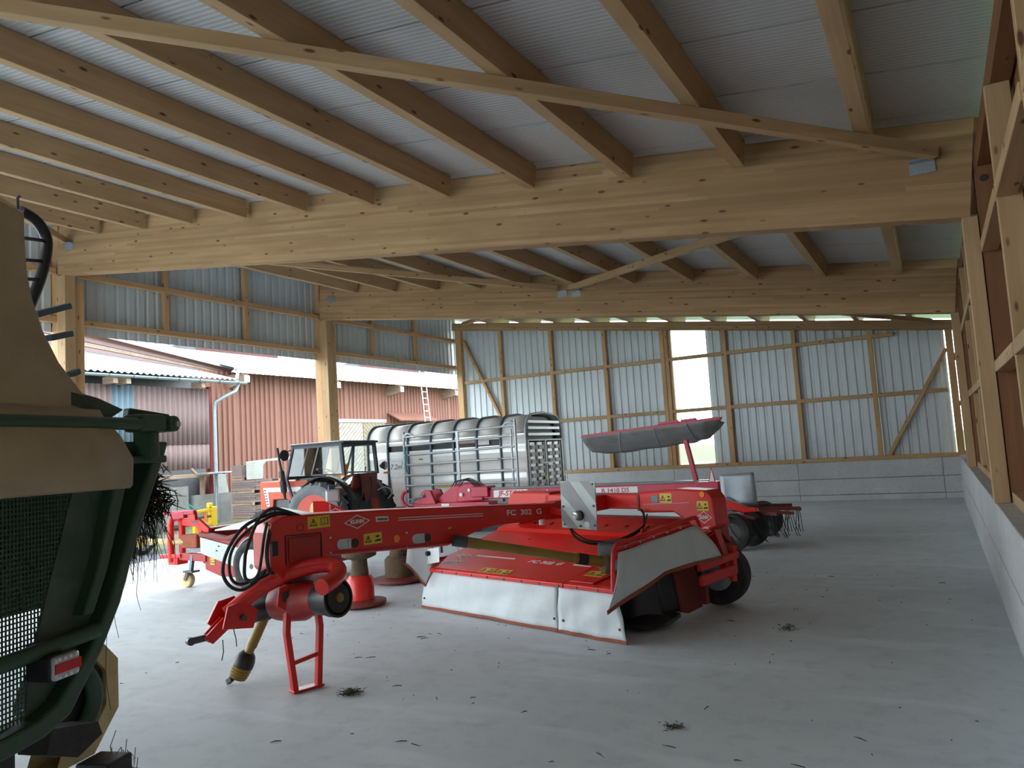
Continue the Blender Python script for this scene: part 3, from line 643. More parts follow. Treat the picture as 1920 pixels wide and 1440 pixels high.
MB().bar((2.0,.14,1.0),(1.6,.25,1.02),.05,.05).bar((2.0,.13,.90),(2.0,.13,1.28),.04,.03,up=(0,1,0)).build('board_bracket', RED, mw)
MB().tube([(1.98,.10,.88),(2.02,.12,.80),(2.12,.2,.74),(2.22,.45,.72),(2.2,.85,.80),(2.08,1.05,.90),(2.0,1.12,.95)],.012,8,sub=5).build('cable', RUB, mw, smooth=60)
MB().tube([(1.98,.10,.89),(2.04,.13,.82),(2.14,.2,.76),(2.24,.45,.75),(2.24,.80,.82),(2.16,1.0,.92)],.008,8,sub=5).build('cable', RUB, mw, smooth=60)
# rear carrying frame
fr = MB().poly([(1.95,1.15,1.115),(2.40,1.15,1.15),(2.74,1.15,1.135),(2.80,1.15,1.06),(2.82,1.15,.80),(2.68,1.15,.735),(2.36,1.15,.925),(1.95,1.15,.915)],(0,.24,0)).build('frame_arm', RED, mw, bevel=.02)
MB().poly([(.62,1.15,1.10),(1.95,1.15,1.10),(1.95,1.15,.95),(.62,1.15,.95)],(0,.22,0)).build('frame_beam', RED, mw, bevel=.015)
MB().poly([(.0,1.15,1.05),(.08,1.15,1.13),(.70,1.15,1.125),(.70,1.15,.93),(.35,1.15,.90),(.10,1.15,.70),(-.05,1.15,.75)],(0,.24,0)).build('frame_arm', RED, mw, bevel=.02)
MB().poly([(1.93,1.148,.935),(1.955,1.148,.935),(1.955,1.148,1.095),(1.93,1.148,1.095)],(0,.05,0)).build('arm_recess', MAROON, fr)
MB().poly([(1.50,.30,.95),(1.50,1.2,.96),(1.50,1.2,1.10),(1.50,.42,1.09)],(-.15,0,0)).bar((1.44,.42,1.0),(1.44,1.2,1.02),.2,.15).build('drawbar_pivot', RED, mw, bevel=.01)
diamond(fr,(2.70,1.15,.886),XD,ZD,.17,.115,INKW)
q = MB().poly([(2.66,1.148,.775),(2.70,1.148,.80),(2.76,1.148,.805),(2.73,1.148,.79),(2.75,1.148,.775),(2.70,1.148,.785)],(0,-.001,0)).bar((2.65,1.148,.76),(2.77,1.148,.762),.004,.003).build('arm_emblem', INKW, fr)
MB().cyl((2.70,1.15,1.098),(2.70,1.143,1.098),.028,seg=20).build('reflector', ORL, fr, label='round orange reflector')
sticker(fr,(2.695,1.15,.992),XD,ZD,.125,.09); sticker(fr,(2.285,1.15,1.062),XD,ZD,.14,.09)
MB().box(2.11,2.19,1.146,1.15,1.02,1.085).build('type_plate', BLUEG, fr)
q = MB().bar((2.0,1.149,1.0),(2.55,1.149,1.02),.003,.003).build('arm_line', INKW, fr)
sticker(mw,(.92,1.15,1.03),XD,ZD,.09,.08)
for u, s in ((2.70,1),(.05,-1)):
    MB().bar((u,1.27,.80),(u-.02*s,1.52,.30),.08,.10).build('wheel_leg', RED, mw, bevel=.01)
    wheel(mw,(u-.18*s,1.60,.295),(.25*s,-1,0),.295,.22,.15,RUB,PLATEG)
    MB().bar((u-.15*s,1.40,.30),(u-.18*s,1.60,.28),.06,.07).build('wheel_arm', MAROON, mw)
    MB().poly([(u-.02,1.36,.62),(u-.02,1.62,.66),(u-.02,1.78,.50),(u-.02,1.60,.38)],(-.03,0,0)).build('mudguard', MAROON, mw)
MB().bar((2.86,.78,.37),(2.86,1.36,.40),.04,.085).build('lift_link', RED, mw, bevel=.006)
MB().bar((2.84,.80,.48),(2.84,1.42,.52),.05,.06).bar((2.82,1.36,.28),(2.82,1.40,.60),.05,.06,up=(0,1,0)).build('side_link', RED, mw, bevel=.006)
MB().poly([(2.52,.78,.46),(2.52,1.10,.46),(2.52,1.20,.25),(2.52,1.20,.05),(2.52,.98,.03),(2.52,.86,.06)],(.06,0,0)).build('skid_plate', MAROON, mw, bevel=.015)
MB().bar((2.66,1.12,.36),(2.66,1.12,.10),.06,.05,up=(0,1,0)).build('link_bar', MAROON, mw)
MB().box(0.0,2.62,.30,.52,.04,.10).build('cutter_bar', BLK, mw, bevel=.02)
for i in range(7):
    u = .18+i*.385
    MB().lathe((u,.40,.02),(0,0,1),[(0,.12),(.02,.23),(.06,.24),(.10,.14),(.14,.08)],20).build('cutting_disc', BLK, mw, smooth=40)
MB().lathe((2.40,.45,.03),(0,0,1),[(0,.26),(.04,.29),(.06,.22),(.36,.18),(.40,.22)],24).build('end_drum', BLK, mw, smooth=40)
MB().poly([(2.42,.30,.045),(2.66,.32,.04),(2.74,.42,.04),(2.62,.78,.04),(2.40,.80,.045)],(0,0,.035)).build('end_skid', STEEL, mw)
MB().box(.0,2.56,.55,.95,.06,.55).build('conditioner_filler', BLK, mw, bevel=.04)  # conditioner box, extended as black filler for the shade under the deck
# ================================================================ crimson rotary rake behind the mower
rk = empty('rotary_rake', (-3.3, 12.3, 0), 0, 'crimson rotary rake with folded grey swath curtain, parked behind the red mower', 'rake')
def K(x, y, z): return Vector((x+3.3, y-12.3, z))
bm = MB().box(-4.15, .35, -.09, .09, .765, .93).build('main_beam', CRIM, rk, bevel=.01)
MB().box(-4.0, .05, -.08, .08, .93, .965).build('beam_cover', STEEL, bm)
pl_ = MB().poly([(-3.93,-.092,.785),(-3.22,-.092,.785),(-3.22,-.092,.918),(-3.93,-.092,.918)],(0,-.003,0)).build('name_plate', WHT, bm)
text('JF-STOLL',.135,INKR,pl_,(-3.56,-.096,.85),XD,ZD,bold=.003,shear=.2,sx=1.02)
pl2 = MB().poly([(-1.95,-.092,.79),(-1.15,-.092,.79),(-1.15,-.092,.90),(-1.95,-.092,.90)],(0,-.003,0)).build('type_plate', WHT, bm)
text('R 1410 DS',.10,INKR,pl2,(-1.55,-.096,.845),XD,ZD,bold=.002,sx=1.15)
MB().poly([(-2.86,-.092,.86),(-2.80,-.092,.86),(-2.83,-.092,.91)],(0,-.003,0)).build('triangle_mark', WHT, bm)
# headstock to the left
hs = MB().poly([(-4.75,-.13,.70),(-4.15,-.13,.74),(-4.15,-.13,.97),(-4.30,-.13,1.06),(-4.55,-.13,1.08),(-4.70,-.13,.98)],(0,.26,0)).build('swivel_block', CRIM, rk, bevel=.03)
MB().poly([(-5.45,-.07,.62),(-4.7,-.07,.68),(-4.62,-.07,1.06),(-4.80,-.07,1.06)],(0,.14,0)).build('neck', CRIM, hs, bevel=.01)
MB().box(-5.75,-4.0,-.16,.16,.60,.72).build('lower_beam', CRIM, rk, bevel=.015)
MB().poly([(-5.62,-.20,.70),(-5.16,-.20,.70),(-5.28,-.20,.96),(-5.40,-.20,.97),(-5.48,-.20,.94)],(0,.07,0)).build('headstock', CRIM, rk, bevel=.01)
MB().poly([(-5.62,.13,.70),(-5.16,.13,.70),(-5.28,.13,.96),(-5.40,.13,.97),(-5.48,.13,.94)],(0,.07,0)).build('headstock', CRIM, rk, bevel=.01)
MB().tube([(-5.70,-.25,.62),(-5.86,-.25,.72),(-5.90,-.25,.84),(-5.84,-.25,.95),(-5.76,-.25,.96)],.032,10,sub=4).build('hook', CRIM, rk, smooth=50)
MB().bar((-5.74,-.25,.80),(-5.40,-.25,.86),.03,.03).bar((-5.74,-.2,.74),(-5.40,-.2,.90),.03,.03).build('hook_linkage', STEEL, rk)
for i in range(4):
    MB().tube([(-4.80+.05*i,-.14,1.02),(-4.72+.06*i,-.16,1.10),(-4.58+.05*i,-.15,1.13+.01*i),(-4.42+.05*i,-.14,1.10),(-4.30+.04*i,-.13,1.0)],.010,6,sub=4).build('hose', RUB, hs, smooth=60)
MB().cyl((-4.60,-.13,.86),(-4.60,-.17,.86),.035,seg=14).cyl((-4.42,-.13,.94),(-4.42,-.17,.94),.03,seg=14).build('pin_caps', WHT, hs, smooth=40, kind='stuff')
MB().box(-4.40,-4.02,-.15,.15,.80,1.0).build('clamp_block', CRIM, hs, bevel=.02)
MB().poly([(-5.05,-.165,.63),(-4.88,-.165,.63),(-4.88,-.165,.70),(-5.05,-.165,.70)],(0,-.003,0)).build('label_plate', WHT, rk)
# rotor
rt = MB().lathe((0,0,.42),(0,0,1),[(0,.24),(.06,.30),(.14,.30),(.20,.16),(.36,.14)],24).build('rotor_head', CRIM, rk, smooth=40)
for i in range(8):
    an = math.radians(-66+i*17); d = Vector((math.cos(an), math.sin(an), 0)); s = Vector((-d.y, d.x, 0))
    zz = .50-.02*(i % 2)
    arm = MB().tube([d*.22+ZD*zz, d*.80+ZD*zz, d*1.36+ZD*(zz-.03)], .024, 8).build('tine_arm', CRIM if i % 2 else STEEL, rk, smooth=40)
    MB().bar(d*.62+ZD*zz, d*1.38+ZD*(zz-.03), .05, .045).build('tine_holder', MAROON, arm, bevel=.006)
    for k in range(4):
        c = d*(.84+k*.165)+ZD*(zz-.02)
        for e in (-1, 1):
            MB().tube([c+d*(.018*e), c+d*(.018*e)+s*.02-ZD*.05, c+d*(.02*e)+s*.09-ZD*.22, c+d*(.02*e)+s*.20-ZD*.37], .0055, 5).build('tine', BLK, arm)
MB().poly([(.05,-.83,.57),(.05,-.83,.68),(.52,-.83,.69),(.78,-.83,.585),(.90,-.83,.575),(.92,-.83,.52),(.70,-.83,.51),(.46,-.83,.585)],(0,.11,0)).build('swing_arm', RED, rk, bevel=.01)
MB().poly([(-.1,-.80,.50),(.40,-.80,.52),(.70,-.80,.50),(.70,-.80,.46),(-.1,-.80,.44)],(0,.05,0)).build('wood_plank', OLDW, rk)
for x, y in ((.60,-1.06),(.74,-.60),(.60,1.06),(.74,.60)):
    wheel(rk,(x,y,.262),(-.12,-1,0),.262,.19,.125,RUB,STEEL)
MB().bar((.66,-.95,.27),(.66,.95,.27),.06,.06).bar((.60,0,.27),(0,0,.45),.07,.07).build('axle', CRIM, rk)
MB().bar((.64,-.62,.30),(.30,-.62,.58),.05,.05).build('axle_strut', CRIM, rk)
gp = MB().grid([[(.30+.52*i/8+.02*j/8,-.42+.02*math.sin(i*.9)*(j/8),1.06-.50*j/8+.012*i/8) for i in range(9)] for j in range(9)]).build('steel_guard', PLATEG, rk, smooth=60, solid=.006)
MB().poly([(.26,-.45,.62),(.40,-.45,.72),(.52,-.45,.66),(.44,-.45,.56)],(0,.02,0)).build('guard_bracket', BLUEG, rk)
MB().poly([(.34,-.84,.50),(.50,-.84,.50),(.52,-.84,.28),(.42,-.84,.28)],(0,.01,0)).poly([(.22,-.86,.54),(.40,-.86,.50),(.34,-.86,.40),(.26,-.86,.44)],(0,.01,0)).build('metal_flaps', GALV, rk)
MB().box(-.10,.26,-.36,-.10,.70,.95).build('control_box', CRIM, rk, bevel=.01)
tr = MB().poly([(.09,-.30,.89),(.22,-.30,.90),(.155,-.30,1.20)],(0,-.006,0)).build('slow_triangle', REDL, rk)
MB().poly([(.108,-.307,.905),(.202,-.307,.913),(.155,-.307,1.14)],(0,-.002,0)).build('triangle_face', WHT, tr)
# mast and raised swath curtain
MB().bar((-.17,0,.90),(-.30,0,1.62),.07,.09,up=(0,1,0)).build('curtain_mast', CRIM, rk, bevel=.008)
rl = MB().poly([(-2.14,-.04,1.775),(-2.10,-.04,1.81),(.25,-.04,1.955),(.31,-.04,1.945),(.28,-.04,1.90),(-2.14,-.04,1.755)],(0,.12,0)).build('curtain_rail', CRIM, rk, bevel=.006)
MB().poly([(-.75,-.03,1.895),(-.70,-.03,1.935),(-.42,-.03,1.952),(-.38,-.03,1.92)],(0,.10,0)).poly([(-.36,-.03,1.92),(-.34,-.03,1.955),(-.12,-.03,1.965),(-.10,-.03,1.935)],(0,.10,0)).build('rail_clamps', CRIM, rl)
top = [(-2.12,1.77),(-1.5,1.81),(-.9,1.845),(-.3,1.88),(.0,1.90),(.27,1.915)]; bot = [(-2.16,1.50),(-1.72,1.455),(-1.0,1.51),(-.3,1.565),(-.02,1.63),(.24,1.86)]
rows = []
for j in range(9):
    t = j/8; row = []
    for i in range(31):
        s = i/30*5; k = min(int(s), 4); f = s-k
        a = Vector(top[k]).lerp(Vector(top[k+1]), f); b = Vector(bot[k]).lerp(Vector(bot[k+1]), f); q = a.lerp(b, t)
        row.append((q.x, -.06+.55*t-.06*math.sin(t*3.1)-.02*math.sin(i*.9)*t, q.y+.008*math.sin(i*1.3)*t))
    rows.append(row)
ct = MB().grid(rows).build('swath_curtain', TARPG, rk, smooth=60, solid=.004)
for i in (7, 13, 19, 25): MB().tube([Vector(rows[j][i])+Vector((0,-.004,0)) for j in range(9)],.010,5).build('curtain_seam', paint('seam_grey',(.36,.36,.36),.6) if 'seam_grey' not in bpy.data.materials else bpy.data.materials['seam_grey'], ct)

# ================================================================ livestock trailer
tl = empty('livestock_trailer', (-7.18, 13.52, 0), math.radians(3), 'aluminium livestock trailer with ribbed rounded roof, parked along the back bay', 'trailer')
tl.scale = (1.04, 1.04, 1.015)
TL, TW = 3.72, 1.75
def arch(x, r=0.):                                   # half hoop cross-section
    pts = [(x, -r, 1.93)]
    for i in range(1, 9):
        a = math.pi/2*i/8; pts.append((x, .36-(.36+r)*math.cos(a), 1.93+(.36+r)*math.sin(a)))
    pts.append((x, TW/2, 2.33+r))
    return pts+[(x, TW-q[1], q[2]) for q in reversed(pts[:-1])]
rx = [-TL,-3.21,-2.71,-2.145,-1.61,-1.08,-.55,0]
for i in range(7): MB().grid([arch(rx[i]), arch(rx[i+1])]).build('roof_panel', ALUM, tl, smooth=40, solid=.006)
for x in rx:
    rb = arch(x, .018); rb = [(x, -.02, .55)]+rb+[(x, TW+.02, .55)]
    MB().tube(rb, .026, 8).build('rib', BLUEG if x else GALV, tl, smooth=50)
MB().box(-TL,0,0,TW,.50,.58).build('floor_pan', STEEL, tl)
for yy, s in ((0, -1), (TW, 1)):
    for i in range(7):
        a, b = rx[i]+.01, rx[i+1]-.01
        MB().box(a,b,yy-.008,yy+.008,1.90,1.93).build('top_strip', ALU, tl)
        MB().box(a,b,yy-.012,yy+.012,1.58,1.72).build('white_band', ALU, tl)
        MB().box(a,b,yy-.006,yy+.006,1.16,1.58).build('side_panel', ALUM, tl)
        MB().box(a,b,yy-.012,yy+.012,1.06,1.165).build('lower_band', ALU, tl)
        MB().box(a,b,yy-.006,yy+.006,.56,1.06).build('side_panel', ALUM, tl)
        if i in (0, 6): MB().box(a,b,yy-.006,yy+.006,1.72,1.90).build('side_panel', ALUM, tl)
        else: MB().box(a,b,yy+.02,yy+.03,1.72,1.86).build('vent_slot', BLK, tl); MB().box(a,b,yy-.006,yy+.006,1.845,1.90).build('side_panel', ALUM, tl)
wp = MB().box(-3.17,-2.75,-.020,-.012,1.18,1.56).build('white_panel', WHT, tl)
text('7.2m',.15,INK,wp,(-3.02,-.021,1.40),XD,ZD,shear=.25,lift=.001); text('2',.08,INK,wp,(-2.86,-.021,1.47),XD,ZD,lift=.001)
MB().box(-3.12,-2.80,-.022,-.020,1.525,1.53).build('blue_line', BLUEG, wp)
MB().box(-2.02,-1.72,-.020,-.012,.93,1.01).build('yellow_label', YEL, tl); MB().box(-2.45,-2.36,-.02,-.01,1.52,1.55).build('small_label', OCHRE, tl)
MB().box(-1.53,-1.12,-.02,-.012,1.80,1.86).build('sponsor_label', paint('pink_label',(.55,.36,.32),.5), tl)
MB().box(-1.05,-.80,-.02,-.012,1.75,1.84).build('sponsor_label', WHT, tl)
MB().poly([(-TL,.0,.56),(-TL,TW,.56),(-TL,TW,1.93),(-TL,TW-.11,2.18),(-TL,TW-.36,2.29),(-TL,.36,2.29),(-TL,.11,2.18),(-TL,0,1.93)],(.02,0,0)).build('front_wall', ALUM, tl)
# rear end: slatted opening and two gates
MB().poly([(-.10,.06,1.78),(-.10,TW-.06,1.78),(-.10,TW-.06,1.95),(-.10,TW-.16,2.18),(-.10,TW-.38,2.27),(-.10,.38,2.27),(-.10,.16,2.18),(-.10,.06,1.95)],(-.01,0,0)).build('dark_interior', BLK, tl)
for z in (1.90,2.03,2.155): MB().box(-.012,.012,.08,TW-.08,z-.028,z+.028).build('vent_slat', ALU, tl, bevel=.004)
MB().box(-.02,.02,.02,TW-.02,1.77,1.80).build('crossbar', GALV, tl)
for y in (.03,.86,TW-.03): MB().box(-.025,.025,y-.03,y+.03,.55,1.79).build('gate_post', GALV, tl)
for y in (.22,.58,1.08,1.40):
    g = MB().box(.0,.02,y-.13,y+.13,.55,1.74).build('gate_column', ALU, tl)
    for k in range(8): MB().poly([(.02,y-.10,.62+k*.14),(.02,y+.10,.62+k*.14),(.02,y+.10,.70+k*.14),(.02,y-.10,.70+k*.14)],(.03,0,0)).build('tread_bar', ALUM, g, bevel=.006)
    MB().box(.02,.035,y+.13,y+.20,.55,1.74).build('dark_strip', STEEL, tl)
MB().box(.03,.05,.50,1.25,1.30,1.33).build('latch_bar', GALV, tl); MB().lathe((.05,.72,1.02),(1,0,0),[(0,.05),(.004,.05)],16).build('speed_disc', YEL, tl)
MB().box(-.01,.03,-.03,.0,1.48,1.60).build('marker_light', REDL, tl); MB().box(-.01,.03,-.03,.0,.62,.90).build('rear_light', REDL, tl); MB().box(-.01,.03,TW,TW+.03,.70,1.0).build('rear_light', REDL, tl)
for x in (-1.35,-2.05):
    for y in (.18, TW-.18): wheel(tl,(x,y,.33),(0,1,0),.33,.2,.2,RUB,GALV)
MB().box(-2.5,-.9,.02,TW-.02,.45,.52).bar((-TL,.88,.48),(-TL-1.0,.88,.48),.1,.1).build('chassis', GALV, tl)

# ================================================================ galvanised gate panel standing before the trailer
gt_ = empty('cattle_gate', (-8.53, 13.08, 0), math.radians(0), 'tall galvanised tube gate standing against the livestock trailer', 'gate')
gh = 1.35
zr = [(2.04, 2.115), (1.86, 1.925), (1.66, 1.71), (1.45, 1.48), (1.235, 1.25), (1.02, 1.02), (.62, .62), (.22, .22)]
for a, b in zr: MB().tube([(-gh, 0, a), (gh, 0, b)], .024, 8).build('rail', GALV, gt_, smooth=50)
for x, t in ((-gh, 2.09), (gh, 2.165)):
    s = 1 if x < 0 else -1
    MB().tube([(x,0,.0),(x,0,t-.10),(x+.02*s,0,t-.03),(x+.10*s,0,t+.02),(x+.2*s,0,t),(x+.28*s,0,t-.06)], .026, 8, sub=3).build('end_post', GALV, gt_, smooth=50)
MB().box(-.03,.03,-.02,.02,.15,2.09).build('middle_post', GALV, gt_, bevel=.004)
MB().tube([(gh-.1,0,.0),(gh-.1,0,2.05)], .022, 8).build('inner_post', GALV, gt_, smooth=50)
MB().obox((.98,-.03,1.47),(.07,.03,.05)).build('latch', STEEL, gt_)
MB().tube([(-gh+.06,-.03,1.75),(-gh+.07,-.04,1.6),(-gh+.05,-.04,1.45),(-gh+.08,-.03,1.3)],.014,6,sub=3).build('twine', paint('teal_twine',(.05,.25,.28),.8), gt_)

# ================================================================ tractor (local: x forward, y left)
tc = empty('tractor', (-10.53, 11.72, 0), math.radians(-172.4), 'old orange-red tractor with open black cab, parked beside the livestock trailer', 'tractor')
CY = -.05
hood = MB().poly([(.50,.30,.90),(.98,.30,.90),(1.0,.30,.93),(1.34,.30,.93),(1.36,.30,.70),(1.66,.30,.70),(1.68,.30,1.27),(1.64,.30,1.30),(.50,.30,1.29)],(0,-.62,0)).build('hood', ORNG, tc, bevel=.02)
MB().poly([(.55,.302,1.07),(1.50,.302,1.09),(1.56,.302,1.175),(.55,.302,1.165)],(0,.003,0)).build('white_stripe', WHT, hood)
gr = MB().poly([(1.43,.302,.80),(1.50,.302,.80),(1.585,.302,1.175),(1.47,.302,1.175)],(0,.004,0)).build('side_grille', WHT, hood)
for k in range(6): MB().box(1.455+.012*k,1.505+.012*k,.305,.31,.835+.055*k,.855+.055*k).build('grille_slot', INK, gr)
MB().poly([(1.69,.24,.78),(1.69,-.26,.78),(1.69,-.26,1.22),(1.69,.24,1.22)],(.01,0,0)).build('front_grille', BLK, hood)
MB().box(.30,1.40,-.26,.24,.55,.94).build('engine_block', STEEL, tc, bevel=.02)
for y in (.20,.08): MB().tube([(1.0,.26,.90),(.95,.30,.82),(.85,.30+.05*y,.74),(.70,.28,.70)],.015,6,sub=3).build('engine_pipe', GALV, tc)
ex = MB().tube([(1.10,.43,1.96),(1.06,.43,1.70),(1.02,.43,1.50)],.026,10).build('exhaust', BLK, tc, smooth=40)
MB().lathe((1.02,.43,1.52),(-.12,0,-1),[(0,.03),(.05,.06),(.42,.065),(.48,.03),(.58,.025)],16).build('muffler', BLK, ex, smooth=40)
MB().box(.98,1.03,.48,.52,1.30,1.36).build('indicator', ORL, tc)
MB().lathe((.80,.62,1.80),(-1,.3,0),[(0,.03),(.01,.10),(.02,.11),(.03,.09)],18).build('mirror', BLK, tc, smooth=40)
MB().tube([(.70,.50,1.90),(.78,.58,1.86)],.01,6).build('mirror_arm', BLK, tc)
# cab
cf, cr, cl, cR = .62, -.50, .54, -.64
rf = MB().poly([(cf+.05,cl+.03,1.955),(cr-.06,cl+.03,1.965),(cr-.06,cR-.03,1.965),(cf+.05,cR-.03,1.955)],(0,0,.04)).build('cab_roof', BLK, tc, bevel=.012)
MB().poly([(cf+.06,cl+.035,1.994),(cr+.03,cl+.035,2.003),(cr+.03,cR-.035,2.003),(cf+.06,cR-.035,1.994)],(0,0,.012)).build('roof_cover', WHT, rf)
NAVY = paint('dark_blue_frame',(.015,.022,.04),.4)
for y, s in ((cl,1),(cR,-1)):
    MB().bar((cf,y,1.97),(cf+.19,y,1.33),.045,.045,up=(0,1,0)).build('front_pillar', NAVY, tc, bevel=.006)
    MB().bar((cf+.19,y,1.34),(cf+.06,y,.92),.045,.045,up=(0,1,0)).build('front_pillar', NAVY, tc, bevel=.006)
    MB().bar((cr+.03,y,1.97),(cr-.02,y,1.33),.07,.06,up=(0,1,0)).build('rear_pillar', NAVY, tc, bevel=.006)
    MB().bar((.03,y,1.93),(.22,y,1.38),.03,.03,up=(0,1,0)).build('door_frame', STEEL, tc)
    MB().bar((.22,y,1.385),(cr+.02,y,1.37),.03,.03).bar((cf-.02,y,1.93),(cr+.05,y,1.94),.04,.05).build('door_rail', NAVY, tc)
    MB().bar((.28,y,1.92),(.46,y,1.40),.02,.02,up=(0,1,0)).build('door_frame', STEEL, tc)
    MB().poly([(.03,y,1.92),(.20,y,1.40),(cr+.04,y,1.39),(cr+.07,y,1.92)],(0,.004,0)).build('side_window', GLASS, tc)
    MB().poly([(cf-.02,y,1.92),(cf+.14,y,1.38),(.25,y,1.38),(.07,y,1.92)],(0,.004,0)).build('side_window', GLASS, tc)
MB().poly([(cf,cl-.03,1.93),(cf+.17,cl-.03,1.36),(cf+.17,cR+.03,1.36),(cf,cR+.03,1.93)],(.004,0,0)).build('windscreen', GLASS, tc)
MB().bar((cf+.18,cl,1.34),(cf+.18,cR,1.34),.04,.04).bar((cf,cl,1.95),(cf,cR,1.95),.05,.05).bar((cr+.03,cl,1.94),(cr+.03,cR,1.94),.05,.07).build('cab_crossbars', NAVY, tc)
MB().bar((cr+.02,.12,1.93),(cr,.24,1.34),.04,.04,up=(0,1,0)).build('rear_bar', NAVY, tc)
MB().box(.30,.85,-.36,.26,.80,1.32).build('dashboard', BLK, tc, bevel=.03)
sw = MB().lathe((.30,CY,1.42),(-.4,0,1),[(0,.19),(.012,.205),(.024,.19),(.012,.175)],24,closed=True).build('steering_wheel', BLK, tc, smooth=50)
MB().cyl((.30,CY,1.43),(.42,CY,1.15),.025).bar((.30,CY-.18,1.43),(.30,CY+.18,1.43),.02,.015).build('steering_column', BLK, sw)
MB().box(-.42,.0,CY-.22,CY+.22,.98,1.10).poly([(-.44,CY-.22,1.05),(-.38,CY-.22,1.05),(-.46,CY-.22,1.36),(-.52,CY-.22,1.36)],(0,.44,0)).build('seat', MAROON, tc, bevel=.03)
MB().poly([(-.56,.04,1.36),(-.56,-.56,1.36),(-.54,-.52,.86),(-.54,-.12,.80)],(-.02,0,0)).build('rear_panel', MAROON, tc, bevel=.006)
MB().box(-.50,.30,-.45,.35,.45,1.0).build('gearbox_housing', BLK, tc, bevel=.04)
for y, s in ((.70,1),(-1.0,-1)):
    wheel(tc,(0,y,.615),(0,1,0),.615,.34,.40,RUBL if s > 0 else RUB,paint('rim_red',(.50,.06,.03),.5) if 'rim_red' not in bpy.data.materials else bpy.data.materials['rim_red'],lugs=18,name='rear_wheel',dish=.1)  # left tyre in paler grey than the right
    pts = [(-.68,y-.16*s,.80)]
    rows = [[(.66*math.cos(a)+0, y-.40*s+dy*s, .64+.70*math.sin(a)) for a in [math.radians(40+i*12) for i in range(11)]] for dy in (0,.26)]
    MB().grid(rows).build('mudguard', BLK, tc, smooth=50, solid=.012)
    fw = wheel(tc,(1.30,y*.82,.38),(0,1,0),.38,.22,.22,RUB,bpy.data.materials['rim_red'],lugs=14,name='front_wheel')
MB().bar((1.30,-.80,.38),(1.30,.55,.38),.09,.09).bar((0,-1.0,.615),(0,.65,.615),.16,.16).build('axles', STEEL, tc)
MB().box(-.57,-.50,.50,.62,1.315,1.355).build('indicator', ORL, tc); MB().box(-.62,-.55,-1.0,-.84,1.31,1.35).build('indicator', ORL, tc)
MB().lathe((-.56,-.74,1.485),(-1,.1,0),[(0,.05),(.06,.075),(.07,.06)],18).build('work_lamp', STEEL, tc, smooth=40)
ds = MB().lathe((-.55,-.90,1.48),(-1,.1,0),[(0,.09),(.006,.09)],24).build('speed_disc', REDL, tc); MB().lathe((-.557,-.90,1.48),(-1,.1,0),[(0,.066),(.002,.066)],24).build('disc_face', WHT, ds)
MB().cyl((-.40,.30,1.36),(-.40,.30,1.56),.035,seg=12).build('beacon', ORL, tc, smooth=40)
for y in (.02,-.30): MB().tube([(-.50,y,1.36),(-.62,y+.06,1.2),(-.66,y+.14,.95),(-.60,y+.2,.7)],.012,6,sub=4).build('lever', BLK, tc)
MB().tube([(-.52,-.20,1.40),(-.50,-.24,1.46),(-.48,-.30,1.48)],.012,6).build('lever', BLK, tc)
MB().bar((-.45,.25,.50),(-1.05,.28,.42),.05,.07).bar((-.45,-.35,.50),(-1.05,-.38,.42),.05,.07).build('lower_links', STEEL, tc)
MB().tube([(-.60,-.9,.8),(-.80,-.75,.95),(-.72,-.6,1.05),(-.6,-.5,1.0)],.012,6,sub=4).build('hose', GALV, tc)
# ================================================================ drum mower standing behind the drawbar
dm = empty('drum_mower', (-6.1, 7.45, 0), 0, 'muddy red drum mower standing behind the drawbar of the large mower', 'mower')
def Dm(x, y, z): return Vector((x+6.1, y-7.45, z))
for (x, y), k in (((-5.77,6.72),1.0),((-6.32,8.14),1.25)):
    MB().lathe(Dm(x,y,0),(0,0,1),[(.01,.24*k),(.03,.28*k),(.06,.28*k),(.08,.16*k)],24).build('skid_disc', MAROON, dm, smooth=40)
    MB().lathe(Dm(x,y,.08),(0,0,1),[(0,.15*k),(.22,.15*k),(.26,.12*k)],20).build('drum_base', RED if k == 1 else MUD, dm, smooth=40)
    MB().lathe(Dm(x,y,.33),(0,0,1),[(0,.10*k),(.16,.085*k),(.22,.10*k)],16).build('drum_column', MUD, dm, smooth=40)
    MB().lathe(Dm(x,y,.52),(0,0,1),[(0,.12*k),(.03,.19*k),(.16,.20*k),(.20,.17*k)],16).build('drum_bell', MUD, dm, smooth=30)
MB().bar(Dm(-5.65,6.45,.78), Dm(-6.45,8.40,.78), .26, .14).build('gear_trough', REDD, dm, bevel=.02)
MB().poly([Dm(-6.86,7.17,.90),Dm(-6.52,7.49,.90),Dm(-6.54,7.47,.96),Dm(-6.76,7.26,1.13),Dm(-6.86,7.17,1.14)],(.02,.02,0)).build('shield_plate', RED, dm, bevel=.004)
sp = Vector((.34,.32,0)).normalized()
diamond(dm, Dm(-6.66,7.35,.985)+Vector((.012,-.012,0)), sp, ZD, .20, .10, INKW)
lpm = MB().obox(Dm(-6.68,7.33,1.19),(.17,.05,.15),Matrix.Rotation(math.radians(43),3,'Z')).build('work_lamp', GALV, dm, bevel=.015)
MB().obox(Dm(-6.662,7.312,1.19),(.145,.05,.125),Matrix.Rotation(math.radians(43),3,'Z')).build('lamp_glass', LENS, lpm, bevel=.01)
for i in range(7): MB().lathe(Dm(-6.70,7.30,1.10-.03*i),(1,.3 if i % 2 else -1,0),[(-.004,.014),(.004,.014),(.004,.008),(-.004,.008)],8,closed=True).build('chain_link', GALV, dm)
MB().lathe(Dm(-6.92,7.28,1.0),(-.6,-1,0),[(0,.10),(.03,.12),(.05,.10)],18).build('belt_wheel', PALEY, dm, smooth=40)
